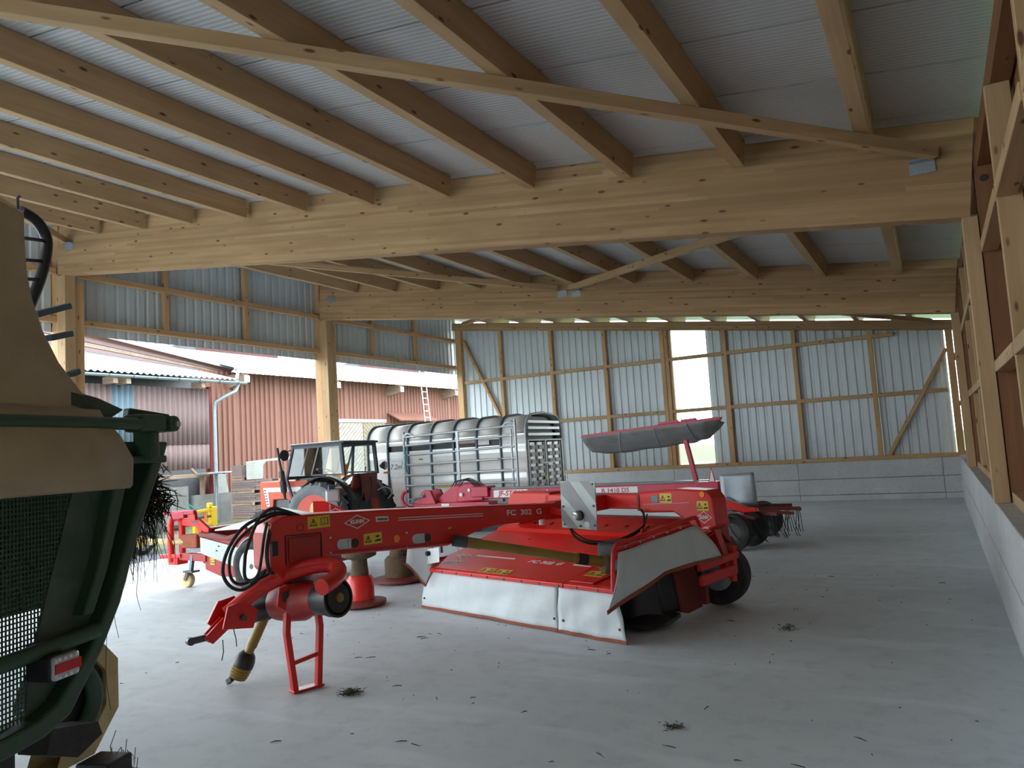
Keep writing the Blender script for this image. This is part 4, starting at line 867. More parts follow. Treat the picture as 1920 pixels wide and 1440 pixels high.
MB().bar(Dm(-6.5,7.5,.85), Dm(-7.4,7.9,.80), .10, .10).bar(Dm(-6.75,7.3,.80), Dm(-6.3,7.7,.80), .10, .12).build('frame', REDD, dm, bevel=.01)

# ================================================================ red and white trailed implement on the left
im = empty('side_implement', (-8.6, 7.3, 0), 0, 'red implement with pale side panel, grey-rimmed wheel and small caster, left of the drawbar', 'mower')
def I(x, y, z): return (x+8.6, y-7.3, z)
MB().poly([I(-9.03,7.27,.745),I(-8.48,7.27,.69),I(-8.15,7.27,.785),I(-7.55,7.27,.75),I(-7.5,7.27,.22),I(-8.27,7.27,.15),I(-8.68,7.27,.16),I(-8.98,7.27,.245)],(0,.06,0)).build('side_frame', REDD, im, bevel=.01)
MB().poly([I(-9.035,7.235,.69),I(-8.25,7.235,.545),I(-8.15,7.235,.24),I(-9.03,7.235,.47)],(0,.03,0)).build('side_panel', GRYW, im, bevel=.006)
q = MB()
for x, z in ((-8.66,.57),(-8.70,.51),(-8.42,.50),(-8.46,.40)): q.cyl(I(x,7.236,z),I(x,7.225,z),.012,seg=8)
q.build('panel_bolts', STEEL, im, kind='stuff')
MB().poly([I(-9.05,7.22,.70),I(-8.50,7.22,.645),I(-8.15,7.22,.70),I(-8.13,7.22,.785),I(-8.5,7.22,.70),I(-9.05,7.22,.755)],(0,.10,0)).build('top_flange', MAROON, im, bevel=.01)
MB().box(-.45,1.05,.06,1.5,.20,.66).build('body', REDD, im, bevel=.03)
MB().box(.25,.31,-.06,-.03,.10,.20).build('lower_bracket', MAROON, im)
sticker(im, I(-8.83,7.268,.36), XD, ZD, .09, .09)
MB().poly([I(-8.86,7.34,.76),I(-8.16,7.34,.79),I(-7.85,8.3,.86),I(-8.55,8.3,.93)],(0,0,.02)).build('top_cover', WHT, im, bevel=.006)
MB().bar(I(-8.60,8.32,.94),I(-7.6,8.32,.80),.05,.10).build('cover_edge', GRYW, im)
MB().cyl(I(-8.1,8.0,.86),I(-7.2,7.7,.78),.045,seg=14).build('hydraulic_ram', ALU, im, smooth=40)
MB().lathe(I(-8.14,7.24,.775),(0,-1,0),[(0,.06),(.05,.06)],16).build('pivot_lug', REDD, im, smooth=40)
wheel(im, I(-7.88,7.15,.335), (0,1,0), .335, .18, .215, RUB, WHT, dish=.3)
rows = [[(.72+.375*math.cos(a), -.16+dy, .335+.375*math.sin(a)) for a in [math.radians(95+i*12) for i in range(10)]] for dy in (0, .2)]
MB().grid(rows).build('wheel_guard', GALV, im, smooth=50, solid=.008)
# headstock
MB().tube([I(-9.66,7.25,.34),I(-9.66,7.25,.86),I(-9.64,7.27,.93),I(-9.60,7.30,.955),I(-9.56,7.33,.93),I(-9.55,7.35,.86),I(-9.55,7.35,.34)],.045,12,sub=3).build('headstock_tube', RED, im, smooth=50)
MB().box(-1.12,-.92,-.06,.12,.30,.40).build('headstock_foot', RED, im, bevel=.01)
MB().poly([I(-9.58,7.32,.94),I(-9.18,7.32,.94),I(-8.96,7.32,.80),I(-8.96,7.32,.70),I(-9.20,7.32,.82),I(-9.58,7.32,.85)],(0,.05,0)).build('frame_plate', RED, im, bevel=.006)
MB().box(-.70,-.58,.015,.02,.875,.905).build('name_plate', STEEL, im)
MB().poly([I(-9.24,7.34,.84),I(-9.18,7.34,.84),I(-9.0,7.34,.55),I(-9.08,7.34,.50)],(0,.05,0)).build('frame_strut', RED, im)
MB().box(-.60,-.40,.10,.9,.30,.80).build('front_block', REDD, im, bevel=.02)
MB().bar(I(-9.82,7.28,1.02),I(-9.20,7.30,1.03),.06,.06).bar(I(-9.66,7.28,.98),I(-9.40,7.30,1.0),.08,.10).build('top_link', CRIM, im, bevel=.01)
MB().poly([I(-9.34,7.28,.92),I(-9.18,7.28,.92),I(-9.20,7.28,1.04),I(-9.26,7.28,1.05)],(0,.05,0)).build('top_lug', RED, im)
MB().bar(I(-9.86,7.24,.415),I(-9.45,7.26,.43),.06,.06).build('link_arm', RED, im, bevel=.01)
MB().bar(I(-9.50,7.30,.42),I(-8.95,7.30,.40),.10,.10).build('lower_beam', REDD, im, bevel=.01)
sh = MB().cyl(I(-10.2,7.18,.63),I(-9.40,7.32,.615),.045,seg=14).build('drive_shaft', PALEY, im, smooth=40)
MB().lathe(I(-10.28,7.165,.63),(1,.17,0),[(0,.07),(.06,.09),(.13,.08),(.16,.05)],16).build('shaft_bell', OCHRE, sh, smooth=40)
MB().box(-.88,-.55,-.03,.15,.53,.72).build('shaft_guard', RUST, im, bevel=.02)
cs = MB().bar(I(-9.23,7.27,.44),I(-9.25,7.25,.22),.045,.045,up=(0,1,0)).build('caster_stem', BLUEG, im)
MB().box(-.76,-.57,-.10,.03,.205,.23).build('caster_plate', STEEL, cs); MB().bar(I(-9.27,7.20,.21),I(-9.32,7.20,.10),.05,.012,up=(0,1,0)).build('caster_fork', STEEL, cs)
MB().lathe(I(-9.33,7.28,.10),(0,-1,0),[(-.03,.03),(-.03,.085),(-.015,.10),(.045,.10),(.06,.085),(.06,.03)],20).build('caster_wheel', PALEY, cs, smooth=40)

# ================================================================ green forage wagon at the left edge
wg = empty('forage_wagon', (-2.856, 1.911, 0), math.atan2(.957, -.29), 'dark green forage wagon with beige hood and mesh tailgate, cut by the left edge', 'wagon')
out = [(.275,1.735),(.254,1.686),(.08,1.366),(-.03,1.113),(-.131,.957),(-.285,.778),(-.4,.739),(-.546,.726),(-2.2,.70)]
inn = [(.20,1.735),(.18,1.68),(.02,1.36),(-.09,1.12),(-.19,.98),(-.335,.84),(-.43,.805),(-.546,.795),(-2.2,.775)]
MB().poly([(s,-.03,z) for s, z in out]+[(s,-.03,z) for s, z in reversed(inn)],(0,.12,0)).build('edge_frame', GREEN, wg, bevel=.012)
i2o = [(.09,1.735),(.05,1.64),(-.085,1.25),(-.16,1.10)]; i2i = [(.0,1.735),(-.02,1.64),(-.14,1.25),(-.21,1.10)]
MB().poly([(s,-.02,z) for s, z in i2o]+[(s,-.02,z) for s, z in reversed(i2i)],(0,.06,0)).build('inner_post', GREEN, wg, bevel=.008)
mr = [(-.200,1.56),(-.304,1.26),(-.364,1.07),(-.40,.974),(-.42,.80)]
MB().poly([(.03,.03,1.70),(-.19,.03,1.70)]+[(s,.03,z) for s, z in mr]+[(-.33,.03,.84),(-.18,.03,.98),(-.08,.03,1.14)],(0,.012,0)).build('side_sheet', GREEND, wg)
MB().poly([(.18,.06,1.70),(.05,.06,1.70),(-.10,.06,1.16),(-.06,.06,1.10),(.03,.06,1.36)],(0,.012,0)).build('gap_sheet', GREEN, wg)
def mres(z):
    for i in range(len(mr)-1):
        if mr[i+1][1] <= z <= mr[i][1]: return mr[i][0]+(mr[i+1][0]-mr[i][0])*(mr[i][1]-z)/(mr[i][1]-mr[i+1][1])
    return mr[-1][0] if z < .8 else mr[0][0]
m = MB(); z = .80
while z < 1.60: m.bar((-2.2,.035,z),(mres(z)-.002,.035,z),.004,.005); z += .0165
s = -2.2
while s < -.20:
    zt = 1.58
    zb_ = .79
    if s > -.42:
        lo_, hi_ = .80, 1.56
        zz = [q for q in [.80+.02*i for i in range(39)] if mres(q) > s]; zb_ = min(zz) if zz else 1.56
    m.bar((s,.035,zb_),(s,.035,zt),.004,.005,up=(0,1,0)); s += .0145
m.build('tailgate_mesh', GREEN, wg, kind='stuff')
MB().poly([(-2.2,.12,1.14),(-.20,.12,1.14),(-.02,.12,1.75),(-2.2,.12,1.75)],(0,.02,0)).build('dark_backing', GREEN, wg)  # added dark sheet, stands in for the shaded interior behind the mesh
MB().tube([(-2.2,-.02,1.015),(-.60,-.02,1.022),(-.145,-.02,1.035)],.027,10).build('cross_bar', GREEN, wg, smooth=50)
rlb = MB().tube([(-2.2,-.10,1.78),(.02,-.10,1.80)],.024,12).build('rear_rail', GREEN, wg, smooth=50)
jt = MB().box(-.01,.14,-.12,-.03,1.77,1.84).box(.075,.125,-.10,.0,1.66,1.78).build('rail_joint', GREEN, wg, bevel=.012)
MB().bar((.02,-.02,1.84),(.19,-.08,1.815),.05,.06).cyl((.20,-.12,1.805),(.20,-.02,1.805),.034,seg=16).build('joint_arm', GREEN, jt, bevel=.008)
MB().cyl((.205,-.122,1.803),(.205,-.13,1.803),.014,seg=10).build('joint_pin', GALV, jt)
MB().poly([(-.02,-.05,1.86),(-.16,-.05,1.90),(-.30,-.05,1.92),(-.30,-.05,1.86),(-.10,-.05,1.82)],(0,.04,0)).build('strap_bar', GREEN, wg, bevel=.006)
MB().box(-.02,.22,-.06,.05,1.645,1.675).build('post_cap', GREEN, wg, bevel=.006)
rows = []
for z, y in ((1.555,-.135),(1.565,-.145),(1.66,-.15),(1.75,-.13),(1.80,-.09),(1.85,-.06)):
    rows.append([(s,y,z) for s in (-2.2,-1.2,-.6,-.3,(-.105 if z < 1.72 else -.15 if z < 1.78 else -.17))])
MB().grid(rows).build('lower_hood', HOOD, wg, smooth=50, solid=.01)
MB().poly([(-2.2,-.05,1.78),(-.10,-.05,1.78),(-.146,-.05,1.83),(-.25,-.05,1.92),(-.349,-.05,2.014),(-.42,-.05,2.12),(-.463,-.05,2.224),(-.482,-.05,2.30),(-.489,-.05,2.368),(-.493,-.05,2.44),(-.495,-.05,2.516),(-.59,-.05,2.53),(-2.2,-.05,2.60)],(0,.02,0)).build('upper_hood', HOOD, wg)
MB().tube([(-.36,.10,2.585),(-.30,.10,2.575),(-.258,.10,2.544),(-.238,.10,2.497),(-.25,.10,2.42),(-.275,.10,2.34),(-.32,.10,2.24)],.020,10,sub=3).build('hood_tube', BLK, wg, smooth=50)
for z in (2.50,2.42,2.35): MB().tube([(-.26,.10,z),(-.46,.04,z-.045)],.007,6).build('tube_rung', BLK, wg)
MB().tube([(-.37,.10,2.59),(-.37,.10,2.63),(-.36,.10,2.64)],.005,6).build('tube_hook', STEEL, wg)
for a, b in (((-.40,2.183),(-.245,2.242)),((-.34,2.108),(-.238,2.138)),((-.24,1.985),(-.205,2.0))):
    MB().bar((a[0],0,a[1]),(b[0],0,b[1]),.03,.022).build('spacer_arm', BLUEG, wg, bevel=.003)
tlm = MB().obox((-.375,-.02,.968),(.09,.10,.085)).build('tail_light', BLK, wg, bevel=.008)
MB().box(-.425,-.312,-.095,-.07,.928,1.01).build('light_body', LENS, tlm, bevel=.012)
MB().box(-.425,-.311,-.0975,-.094,.953,.986).build('red_reflector', REDL, tlm)
for j in (.940,.998):
    for i in range(4): MB().lathe((-.405+.025*i,-.095,j),(0,-1,0),[(0,.007),(.003,.005)],8).build('light_diode', ALU, tlm)
# pick-up drive with yellow guard
octo = [(.10+.27*math.cos(math.radians(22.5+45*i)),.70+.27*math.sin(math.radians(22.5+45*i))) for i in range(8)]
oc2 = [(.10+.20*math.cos(math.radians(15*i)),.70+.20*math.sin(math.radians(15*i))) for i in range(24)]
yg = MB()
n8 = len(octo)
V8 = [(a,.30,b) for a, b in octo]+[(a,.44,b) for a, b in octo]+[(.10+(a-.10)*.70,.30,.70+(b-.70)*.70) for a, b in octo]+[(.10+(a-.10)*.70,.44,.70+(b-.70)*.70) for a, b in octo]
F8 = []
for i in range(8):
    j = (i+1) % 8
    if i in (2,3,4): continue
    F8 += [(i,j,8+j,8+i),(16+i,16+j,j,i),(24+i,24+j,16+j,16+i),(8+i,8+j,24+j,24+i)]
yg.add(V8, F8).build('yellow_guard', PALEY, wg, bevel=.004)
MB().lathe((.10,.31,.70),(0,1,0),[(0,.05),(.01,.185),(.10,.19),(.12,.05)],28).build('drive_drum', BLK, wg, smooth=40)
MB().tube([(.05+.13*math.cos(a),.28,.70+.13*math.sin(a)) for a in [math.radians(-60+12*i) for i in range(12)]],.035,10).build('drive_pipe', GREEN, wg, smooth=50)
MB().box(-.02,.12,.05,.20,.40,.50).build('drive_foot', BLK, wg, bevel=.01)
MB().poly([(-.32,.02,.74),(-.10,.02,.69),(-.08,.02,.64),(-.20,.02,.60),(-.34,.02,.66)],(0,.12,0)).build('rubber_flap', RUB, wg)
MB().box(-.50,-.43,.06,.16,0,.72).box(-.58,-.55,.06,.16,.0,.72).build('support_leg', BLK, wg)
MB().box(-2.2,-.30,.5,4.6,.75,2.35).build('load_bed', GREEND, wg)
for yy in (1.6, 2.6):
    for s in (-1.9, -.75): wheel(wg,(s,yy,.38),(1,0,0),.38,.28,.2,RUB,WHT)
rnd = random.Random(4)
def clump(name, parent, c, spread, n, ln, mat_, down=1., rad=.0018):
    m = MB()
    for i in range(n):
        p = Vector(c)+Vector((rnd.gauss(0,spread[0]),rnd.gauss(0,spread[1]),rnd.gauss(0,spread[2]))); L = ln*rnd.uniform(.4,1.1)
        a = Vector((rnd.gauss(0,.5),rnd.gauss(0,.5),-down*rnd.uniform(.3,1.2)+rnd.gauss(0,.4))).normalized()
        b = (a+Vector((rnd.gauss(0,.4),rnd.gauss(0,.4),-down*.5))).normalized()
        m.tube([p, p+a*L*.5, p+a*L*.5+b*L*.5], [rad, rad*.9, rad*.4], 3)
    return m.build(name, mat_, parent, kind='stuff')
MB().lathe((.27,.14,1.44),(0,.2,1),[(0,.02),(.05,.06),(.12,.07),(.18,.05),(.22,.015)],12).build('grass_core', GRASS, wg, smooth=60, kind='stuff')
clump('grass_clump', wg, (.27,.14,1.57), (.042,.04,.05), 1000, .10, GRASS, .1, .0028)
clump('grass_clump', wg, (.29,.14,1.49), (.05,.05,.03), 700, .10, GRASS, .6, .0028)
clump('hanging_grass', wg, (.21,.12,1.42), (.05,.05,.03), 160, .24, GRASS, 3.0, .0018)
clump('hanging_grass', wg, (.13,.12,.40), (.035,.03,.06), 120, .13, GRASS, 2.0, .0018)
m = MB()
for (s, z, L) in ((.03,1.28,.32),(.16,1.28,.24),(-.02,1.2,.5)): m.tube([(s,.05,z),(s+.006,.05,z-L*.4),(s-.004,.05,z-L*.7),(s+.02,.05,z-L)],.0014,4,sub=3)
m.build('loose_stalks', GRASS, wg, kind='stuff')

# ================================================================ litter on the floor
m = MB()
for i in range(170):
    x, y = rnd.uniform(-6,.1), rnd.uniform(2.2,9.5)
    a = rnd.uniform(0,6.28); L = rnd.choice((.006,.01,.01,.015,.03,.07)); d = Vector((math.cos(a),math.sin(a),0)); p = Vector((x,y,.003))
    m.tube([p, p+d*L*.5+Vector((0,0,.003)), p+d*L+Vector((rnd.gauss(0,.01),rnd.gauss(0,.01),0))],[.0025,.003,.0012],4)
prop(m.build('floor_litter', GRASS, None, kind='stuff'), 'dark bits of straw and grass scattered over the concrete floor', 'litter', None, 'stuff')
def floor_clump(name, x, y, n, sp, ln, lab, mat_, flat=.010):
    m = MB()
    for i in range(n):
        p = Vector((x+rnd.gauss(0,sp),y+rnd.gauss(0,sp),.002+abs(rnd.gauss(0,flat)))); a = rnd.uniform(0,6.28); L = ln*rnd.uniform(.3,1)
        d = Vector((math.cos(a),math.sin(a),rnd.uniform(-.02,.3))); e = p+d*L; e.z = max(e.z,.002)
        m.tube([p, (p+e)/2+Vector((0,0,.006)), e],[.0022,.0022,.001],3)
    prop(m.build(name, mat_, None, kind='stuff'), lab, 'grass', None, 'stuff')
GRN = paint('fresh_dark_grass',(.04,.06,.02),.9,dirt=(.015,.02,.01),amt=.7,scale=30)
floor_clump('grass_tuft',-3.72,4.18,110,.032,.06,'small dark green grass tuft on the floor beside the red parking stand',GRN)
floor_clump('grass_tuft',-1.46,4.30,40,.03,.05,'loose wisp of dark grass on the floor in front of the mower curtain',GRASS,.003)
floor_clump('grass_tuft',-1.25,6.75,40,.05,.05,'scattered dark grass on the floor right of the mower wheel',GRASS,.003)
# ================================================================ outside
def gravel_mat():
    m, nt, bs = nodes('grey_gravel'); bs.inputs['Roughness'].default_value = .9
    v = coords(nt, (1,1,1), rnd=False); vo = N(nt,'ShaderNodeTexVoronoi'); vo.inputs['Scale'].default_value = 22; nt.links.new(v, vo.inputs['Vector'])
    sx = N(nt,'ShaderNodeSeparateColor'); nt.links.new(vo.outputs['Color'], sx.inputs[0])
    nt.links.new(mixc(nt, sx.outputs[0], (.05,.055,.06), (.17,.18,.19)), bs.inputs['Base Color']); bump(nt, bs, vo.outputs['Distance'], .8, .03); return m
def grass_mat():
    m, nt, bs = nodes('meadow_grass'); bs.inputs['Roughness'].default_value = .95
    v = coords(nt, (1,1,1), rnd=False); a = noise(nt, v, .35, 5); b = noise(nt, v, 30, 3)
    c = mixc(nt, ramp(nt,a,.3,.7), (.075,.14,.04), (.115,.185,.06)); c = mixc(nt, ramp(nt,b,.4,.8), c, (.035,.085,.02))
    nt.links.new(c, bs.inputs['Base Color']); bump(nt, bs, b, .6, .05); return m
def yard_mat():
    m, nt, bs = nodes('worn_yard_soil'); bs.inputs['Roughness'].default_value = .95
    v = coords(nt, (1,1,1), rnd=False); a = noise(nt, v, .7, 5); b = noise(nt, v, 25, 4)
    c = mixc(nt, ramp(nt,a,.40,.62), (.16,.145,.12), (.075,.13,.035)); c = mixc(nt, ramp(nt,b,.5,.9), c, (.07,.06,.045))
    nt.links.new(c, bs.inputs['Base Color']); bump(nt, bs, b, .6, .04); return m
prop(MB().box(-150,150,-60,260,-.60,-.16).build('ground', grass_mat(), None), 'green meadow around the shed', 'meadow', None, 'structure')
prop(MB().box(-34,-14.6,-30,60,-.2,-.09).build('ground_yard', yard_mat(), None), 'worn yard of soil and grass between shed and barn', 'yard', None, 'structure')
prop(MB().box(-14.6,-12.95,-30,40,-.2,-.06).build('ground_gravel', gravel_mat(), None), 'grey gravel strip along the open side of the shed', 'gravel', None, 'structure')
prop(MB().box(-14.6,6,-60,-14,-.2,-.02).build('ground_forecourt', concrete('forecourt_concrete',(.45,.47,.48),(.36,.38,.39),.6), None), 'pale concrete forecourt before the shed', 'forecourt', None, 'structure')
CLAD = paint('red_brown_cladding',(.245,.11,.078),.6,dirt=(.19,.085,.062),amt=.5,scale=1.2)
CLADP = paint('faded_pink_sheet',(.24,.17,.165),.7,dirt=(.18,.125,.12),amt=.6,scale=1.5)
CLADB = paint('blue_grey_sheet',(.15,.22,.27),.6,dirt=(.11,.17,.21),amt=.5,scale=1.5)
ROOFW = paint('pale_fibre_roof',(.34,.37,.39),.6,dirt=(.26,.29,.30),amt=.5,scale=1)
ROOFR = paint('red_roof_panel',(.09,.02,.018),.6,amt=.3,scale=1)
TINW = paint('pale_blue_pipe',(.30,.38,.42),.4,.3)
CONCO = concrete('weathered_concrete',(.30,.31,.30),(.20,.195,.18),2.2)
DOORW = wood('flaking_white_boards',(.42,.41,.37),(.30,.27,.22),knots=False); DOORB = wood('beige_door_boards',(.34,.29,.21),(.26,.21,.14),knots=False)
bn = empty('barn', (-22.3, 27, 0), 0, 'long red-brown clad barn with pale roof across the yard', 'barn')
def Bn(o): o.location = Vector(o.location)-Vector((-22.3, 27, 0)); return o
y = 17.6
while y < 44:
    Bn(corr(bn,(-22.3,y,0),(0,1,0),2.0-.004,(1,0,0),.62,5.12,CLAD,pitch=.235,dep=.06,name='cladding_sheet',solid=.003)); y += 2.0
Bn(MB().box(-22.6,-22.32,17.6,45,-.1,.64).build('plinth', CONCO, bn))
Bn(MB().box(-33,-22.34,17.8,45,-.1,5.1).build('core', MAROON, bn))
y = 18.75
while y < 44:
    a, b = y+.01, min(y+3.0, 45)-.01
    Bn(MB().add([(-21.35,a,5.13),(-21.35,b,5.13),(-29,b,7.25),(-29,a,7.25),(-21.35,a,5.24),(-21.35,b,5.24),(-29,b,7.36),(-29,a,7.36)],[(0,1,2,3),(7,6,5,4),(0,4,5,1),(1,5,6,2),(2,6,7,3),(3,7,4,0)]).build('roof_sheet', ROOFW, bn)); y += 3.0
Bn(MB().box(-21.42,-21.34,18.75,45,5.02,5.16).build('fascia', paint('pale_fascia',(.30,.31,.27),.6), bn))
for yy in (19.3,24.1,28.4,33.0):
    e = Bn(MB().poly([(-22.3,yy-.11,4.98),(-21.5,yy-.11,4.98),(-21.42,yy-.11,4.88),(-21.42,yy-.11,4.66),(-22.3,yy-.11,4.50)],(0,.22,0)).build('rafter_end', OLDW, bn))
    MB().box(-.0+.89,.92,yy-27-.115,yy-27+.115,4.66,4.90).build('end_board', WHT, bn)
for a, b in ((20.6,25.0),(30.6,36.4)):
    Bn(MB().box(-26.4,-25.7,a,b,6.30,6.72).build('roof_vent', ROOFR, bn))
    Bn(MB().poly([(-25.7,a-1.6,6.35),(-25.7,a,6.35),(-25.7,a,6.70),(-25.7,a-.4,6.74)],(-.7,0,0)).build('vent_gable', STEEL, bn))
dr = Bn(MB().box(-22.28,-22.20,24.85,28.15,3.30,3.44).build('door_rail', WHT, bn))
for (a, b, mt, sg) in ((24.95,26.5,DOORW,1),(26.54,28.1,DOORB,-1)):
    base = Bn(MB().box(-22.27,-22.24,a,b,.0,3.28).build('door_leaf', OLDW, bn))
    k = 0; z = -1.4
    while z < 3.3:
        # diagonal boards clipped to the leaf
        w_ = b-a; h = .20; s = sg*.85
        lo, hi = (z, z+s*w_) if s > 0 else (z-s*w_, z)
        pts = [(a,lo),(b,hi),(b,hi+h*.86),(a,lo+h*.86)]
        for lim, sgn_ in ((.02, 1), (3.27, -1)):
            res = []
            for i in range(len(pts)):
                p_, q_ = pts[i], pts[(i+1) % len(pts)]; ip, iq = (p_[1]-lim)*sgn_ >= 0, (q_[1]-lim)*sgn_ >= 0
                if ip: res.append(p_)
                if ip != iq: t_ = (lim-p_[1])/(q_[1]-p_[1]); res.append((p_[0]+(q_[0]-p_[0])*t_, lim))
            pts = res
            if len(pts) < 3: break
        if len(pts) >= 3: MB().poly([(.06,u-27,v) for u, v in pts],(.02,0,0)).build('door_board', mt, bn)
        z += h
y = 28.4
Bn(MB().add([(-22.25,28.3,3.75),(-22.25,31.4,3.75),(-21.5,31.4,3.35),(-21.5,28.3,3.35)],[(0,1,2,3)]).build('door_canopy', CLAD, bn, solid=.05))
# lean-to in front of the barn
ln = empty('lean_to', (-20.5, 13, 0), 0, 'low lean-to clad in faded pink corrugated sheet with a grey gutter', 'shed')
def Ln(o): o.location = Vector(o.location)-Vector((-20.5, 13, 0)); return o
def sine_sheet(parent, rows_fn, name, m, fix, n=None):
    return fix(MB().grid(rows_fn).build(name, m, parent, smooth=60, solid=.006))
def wall_sheet(y0, y1, z0, z1, m, x=-20.5):
    n = int((y1-y0)/.022); lo = []; hi = []
    for i in range(n+1):
        y = y0+(y1-y0)*i/n; q = x+.034*math.sin(y*2*math.pi/.175); lo.append((q,y,z0)); hi.append((q,y,z1))
    return Ln(MB().grid([lo,hi]).build('cladding_sheet', m, ln, smooth=60, solid=.004))
for a, b, mt in ((8.0,10.2,CLADP),(10.2,12.2,CLADP),(12.2,13.52,CLADP),(13.52,14.22,CLADB),(14.22,15.6,CLADP),(15.6,16.9,CLADP)):
    wall_sheet(a+.003,b-.003,2.45,4.22,mt); wall_sheet(a+.003,b-.003,1.66,2.50,mt,-20.52)
def ltop(y): return 5.47+(5.02-5.47)*(y-13.6)/5.2
y = 8.0
while y < 17.6:
    b = min(y+1.2, 17.75); n = int((b-y)/.022); lo = []; hi = []
    for i in range(n+1):
        yy = y+(b-y)*i/n; s = .028*math.sin(yy*2*math.pi/.2); lo.append((-20.02,yy,4.52+s)); hi.append((-22.4,yy,ltop(yy)+s))
    Ln(MB().grid([lo,hi]).build('roof_sheet', ROOFW, ln, smooth=60, solid=.006)); y = b
gu = MB(); sec = [(-.075*math.cos(a),-.075*math.sin(a)) for a in [math.pi*i/8 for i in range(9)]]
gu.grid([[(-19.96+a,y,4.44+b) for a, b in sec] for y in (8,12,17.95)])
gut = Ln(gu.build('gutter', TINW, ln, smooth=60, solid=.006))
for i in range(13): MB().tube([(.54+.08*math.cos(a),-4.4+i*.75,4.44+.08*math.sin(a)) for a in [math.pi+math.pi*k/8 for k in range(9)]],.012,5).build('gutter_bracket', BLUEG, ln)
for yy in (13.35,13.75,16.3): Ln(MB().box(-20.5,-20.0,yy-.07,yy+.07,4.20,4.40).build('rafter_end', OLDW, ln))
Ln(MB().tube([(-21.35,18.85,5.12),(-21.15,18.7,5.0),(-20.45,18.0,4.62),(-20.1,17.75,4.35),(-20.05,17.6,4.15),(-20.2,17.25,3.95),(-20.38,17.05,3.80),(-20.40,17.02,3.5),(-20.40,17.02,0)],.055,10).build('downpipe', TINW, ln, smooth=50))
Ln(MB().poly([(-22.38,10.0,5.2),(-22.38,19.2,4.9),(-22.38,19.6,5.25),(-22.38,10.0,6.55)],(-.05,0,0)).build('upper_wall', CLAD, ln))
for k in range(3):
    Ln(MB().poly([(-22.36,10.0,5.75+.22*k),(-22.36,19.1,5.0+.06*k),(-22.36,19.1,5.05+.06*k),(-22.36,10.0,5.94+.22*k)],(.02,0,0)).build('wall_plank', OLDW if k == 1 else CLADP, ln))
Ln(MB().poly([(-22.2,10.0,6.50),(-22.2,19.5,5.17),(-22.2,19.5,5.37),(-22.2,10.0,6.74)],(.06,0,0)).build('verge_board', ROOFW, ln))
Ln(MB().poly([(-22.15,10.0,6.74),(-22.15,19.5,5.37),(-29,19.5,7.4),(-29,10.0,8.7)],(0,0,.05)).build('verge_roof', ROOFW, ln))
Ln(timber('beam', ln, (-20.5,8,1.50), (-20.5,16.8,1.46), .12, .12, OLDW, bevel=0)); Ln(timber('post', ln, (-20.5,16.55,0), (-20.5,16.55,1.5), .10, .10, OLDW, up=(0,1,0), bevel=0))
Ln(timber('post', ln, (-20.5,12.6,0), (-20.5,12.6,1.5), .12, .12, OLDW, up=(0,1,0), bevel=0)); Ln(timber('brace', ln, (-20.48,16.15,1.68), (-20.48,16.6,1.25), .07, .07, OLDW, bevel=0))
Ln(MB().box(-22.3,-22.2,8,18,0,4.9).build('rear_wall', STEEL, ln)); Ln(MB().box(-20.6,-20.4,16.2,17.6,-.1,.85).build('footing', CONCO, ln)); Ln(MB().box(-20.62,-20.5,16.9,17.0,.0,4.3).build('dark_gap_strip', MAROON, ln))  # tall thin maroon box: dark strip standing in for the shaded corner gap
Ln(MB().box(-20.55,-20.45,15.0,16.0,0,1.15).build('grey_board', CONCO, ln)); Ln(MB().box(-20.75,-20.7,12,15.6,0,1.2).build('inner_board', OLDW, ln))
# loose things in the yard
Ln(MB().box(-20.4,-19.9,16.3,17.55,1.48,1.54).build('blue_shelf', TINW, ln, bevel=.01))
o = MB().add([(-21.75,17.9,-.1),(-21.45,17.9,-.1),(-21.45,18.6,-.1),(-21.75,18.6,-.1),(-21.95,17.92,1.46),(-21.75,17.92,1.46),(-21.75,18.55,1.44),(-21.95,18.55,1.44)],[(0,3,2,1),(4,5,6,7),(0,1,5,4),(1,2,6,5),(2,3,7,6),(3,0,4,7)]).build('concrete_slab', CONCO, None, bevel=.02)
prop(o, 'tall weathered concrete slab leaning against the barn wall', 'slab')
PAV = [paint('paver_rose',(.23,.165,.16),.85,amt=.6,scale=8), paint('paver_grey',(.20,.165,.155),.85,amt=.6,scale=8), paint('paver_brown',(.185,.135,.125),.85,amt=.6,scale=8)]
def pallet(x, y, z, h, lab, rz=0, rows=5):
    t = empty('paver_pallet', (x, y, z), rz, lab, 'pallet', 'pallets of pavers stacked by the barn')
    for i in range(3): MB().box(-.45,.45,-.42+.38*i,-.32+.38*i,.0,.09).build('pallet_block', OLDW, t)
    MB().box(-.45,.45,-.45,.45,.09,.115).build('pallet_deck', OLDW, t)
    hh = (h-.12)/rows
    for k in range(rows):
        for i in range(5):
            key = ('pv', round(hh,4))
            if key not in _cache:
                b = MB().box(-.43,.43,-.083,.083,0,hh-.006); me = bpy.data.meshes.new('paver'); me.from_pydata(b.v,[],b.f); me.materials.append(PAV[0]); _cache[key] = me
            o = bpy.data.objects.new('paver', _cache[key]); COL.objects.link(o); o.parent = t; o.location = (rnd.uniform(-.012,.012),-.344+.172*i,.116+k*hh)
            o.material_slots[0].link = 'OBJECT'; o.material_slots[0].material = rnd.choice(PAV)
    return t
pallet(-18.9,17.12,.0,.46,'lowest pallet of grey-brown pavers in the stack beside the concrete slab'); pallet(-18.9,17.12,.46,.37,'second pallet up in the stack of pavers beside the concrete slab',rows=4)
pallet(-18.9,17.12,.83,.40,'third pallet up in the stack of pavers beside the concrete slab',rows=4); pallet(-19.12,17.12,1.23,.48,'topmost rose pallet in the stack of pavers beside the concrete slab').scale = (.5, .9, 1)
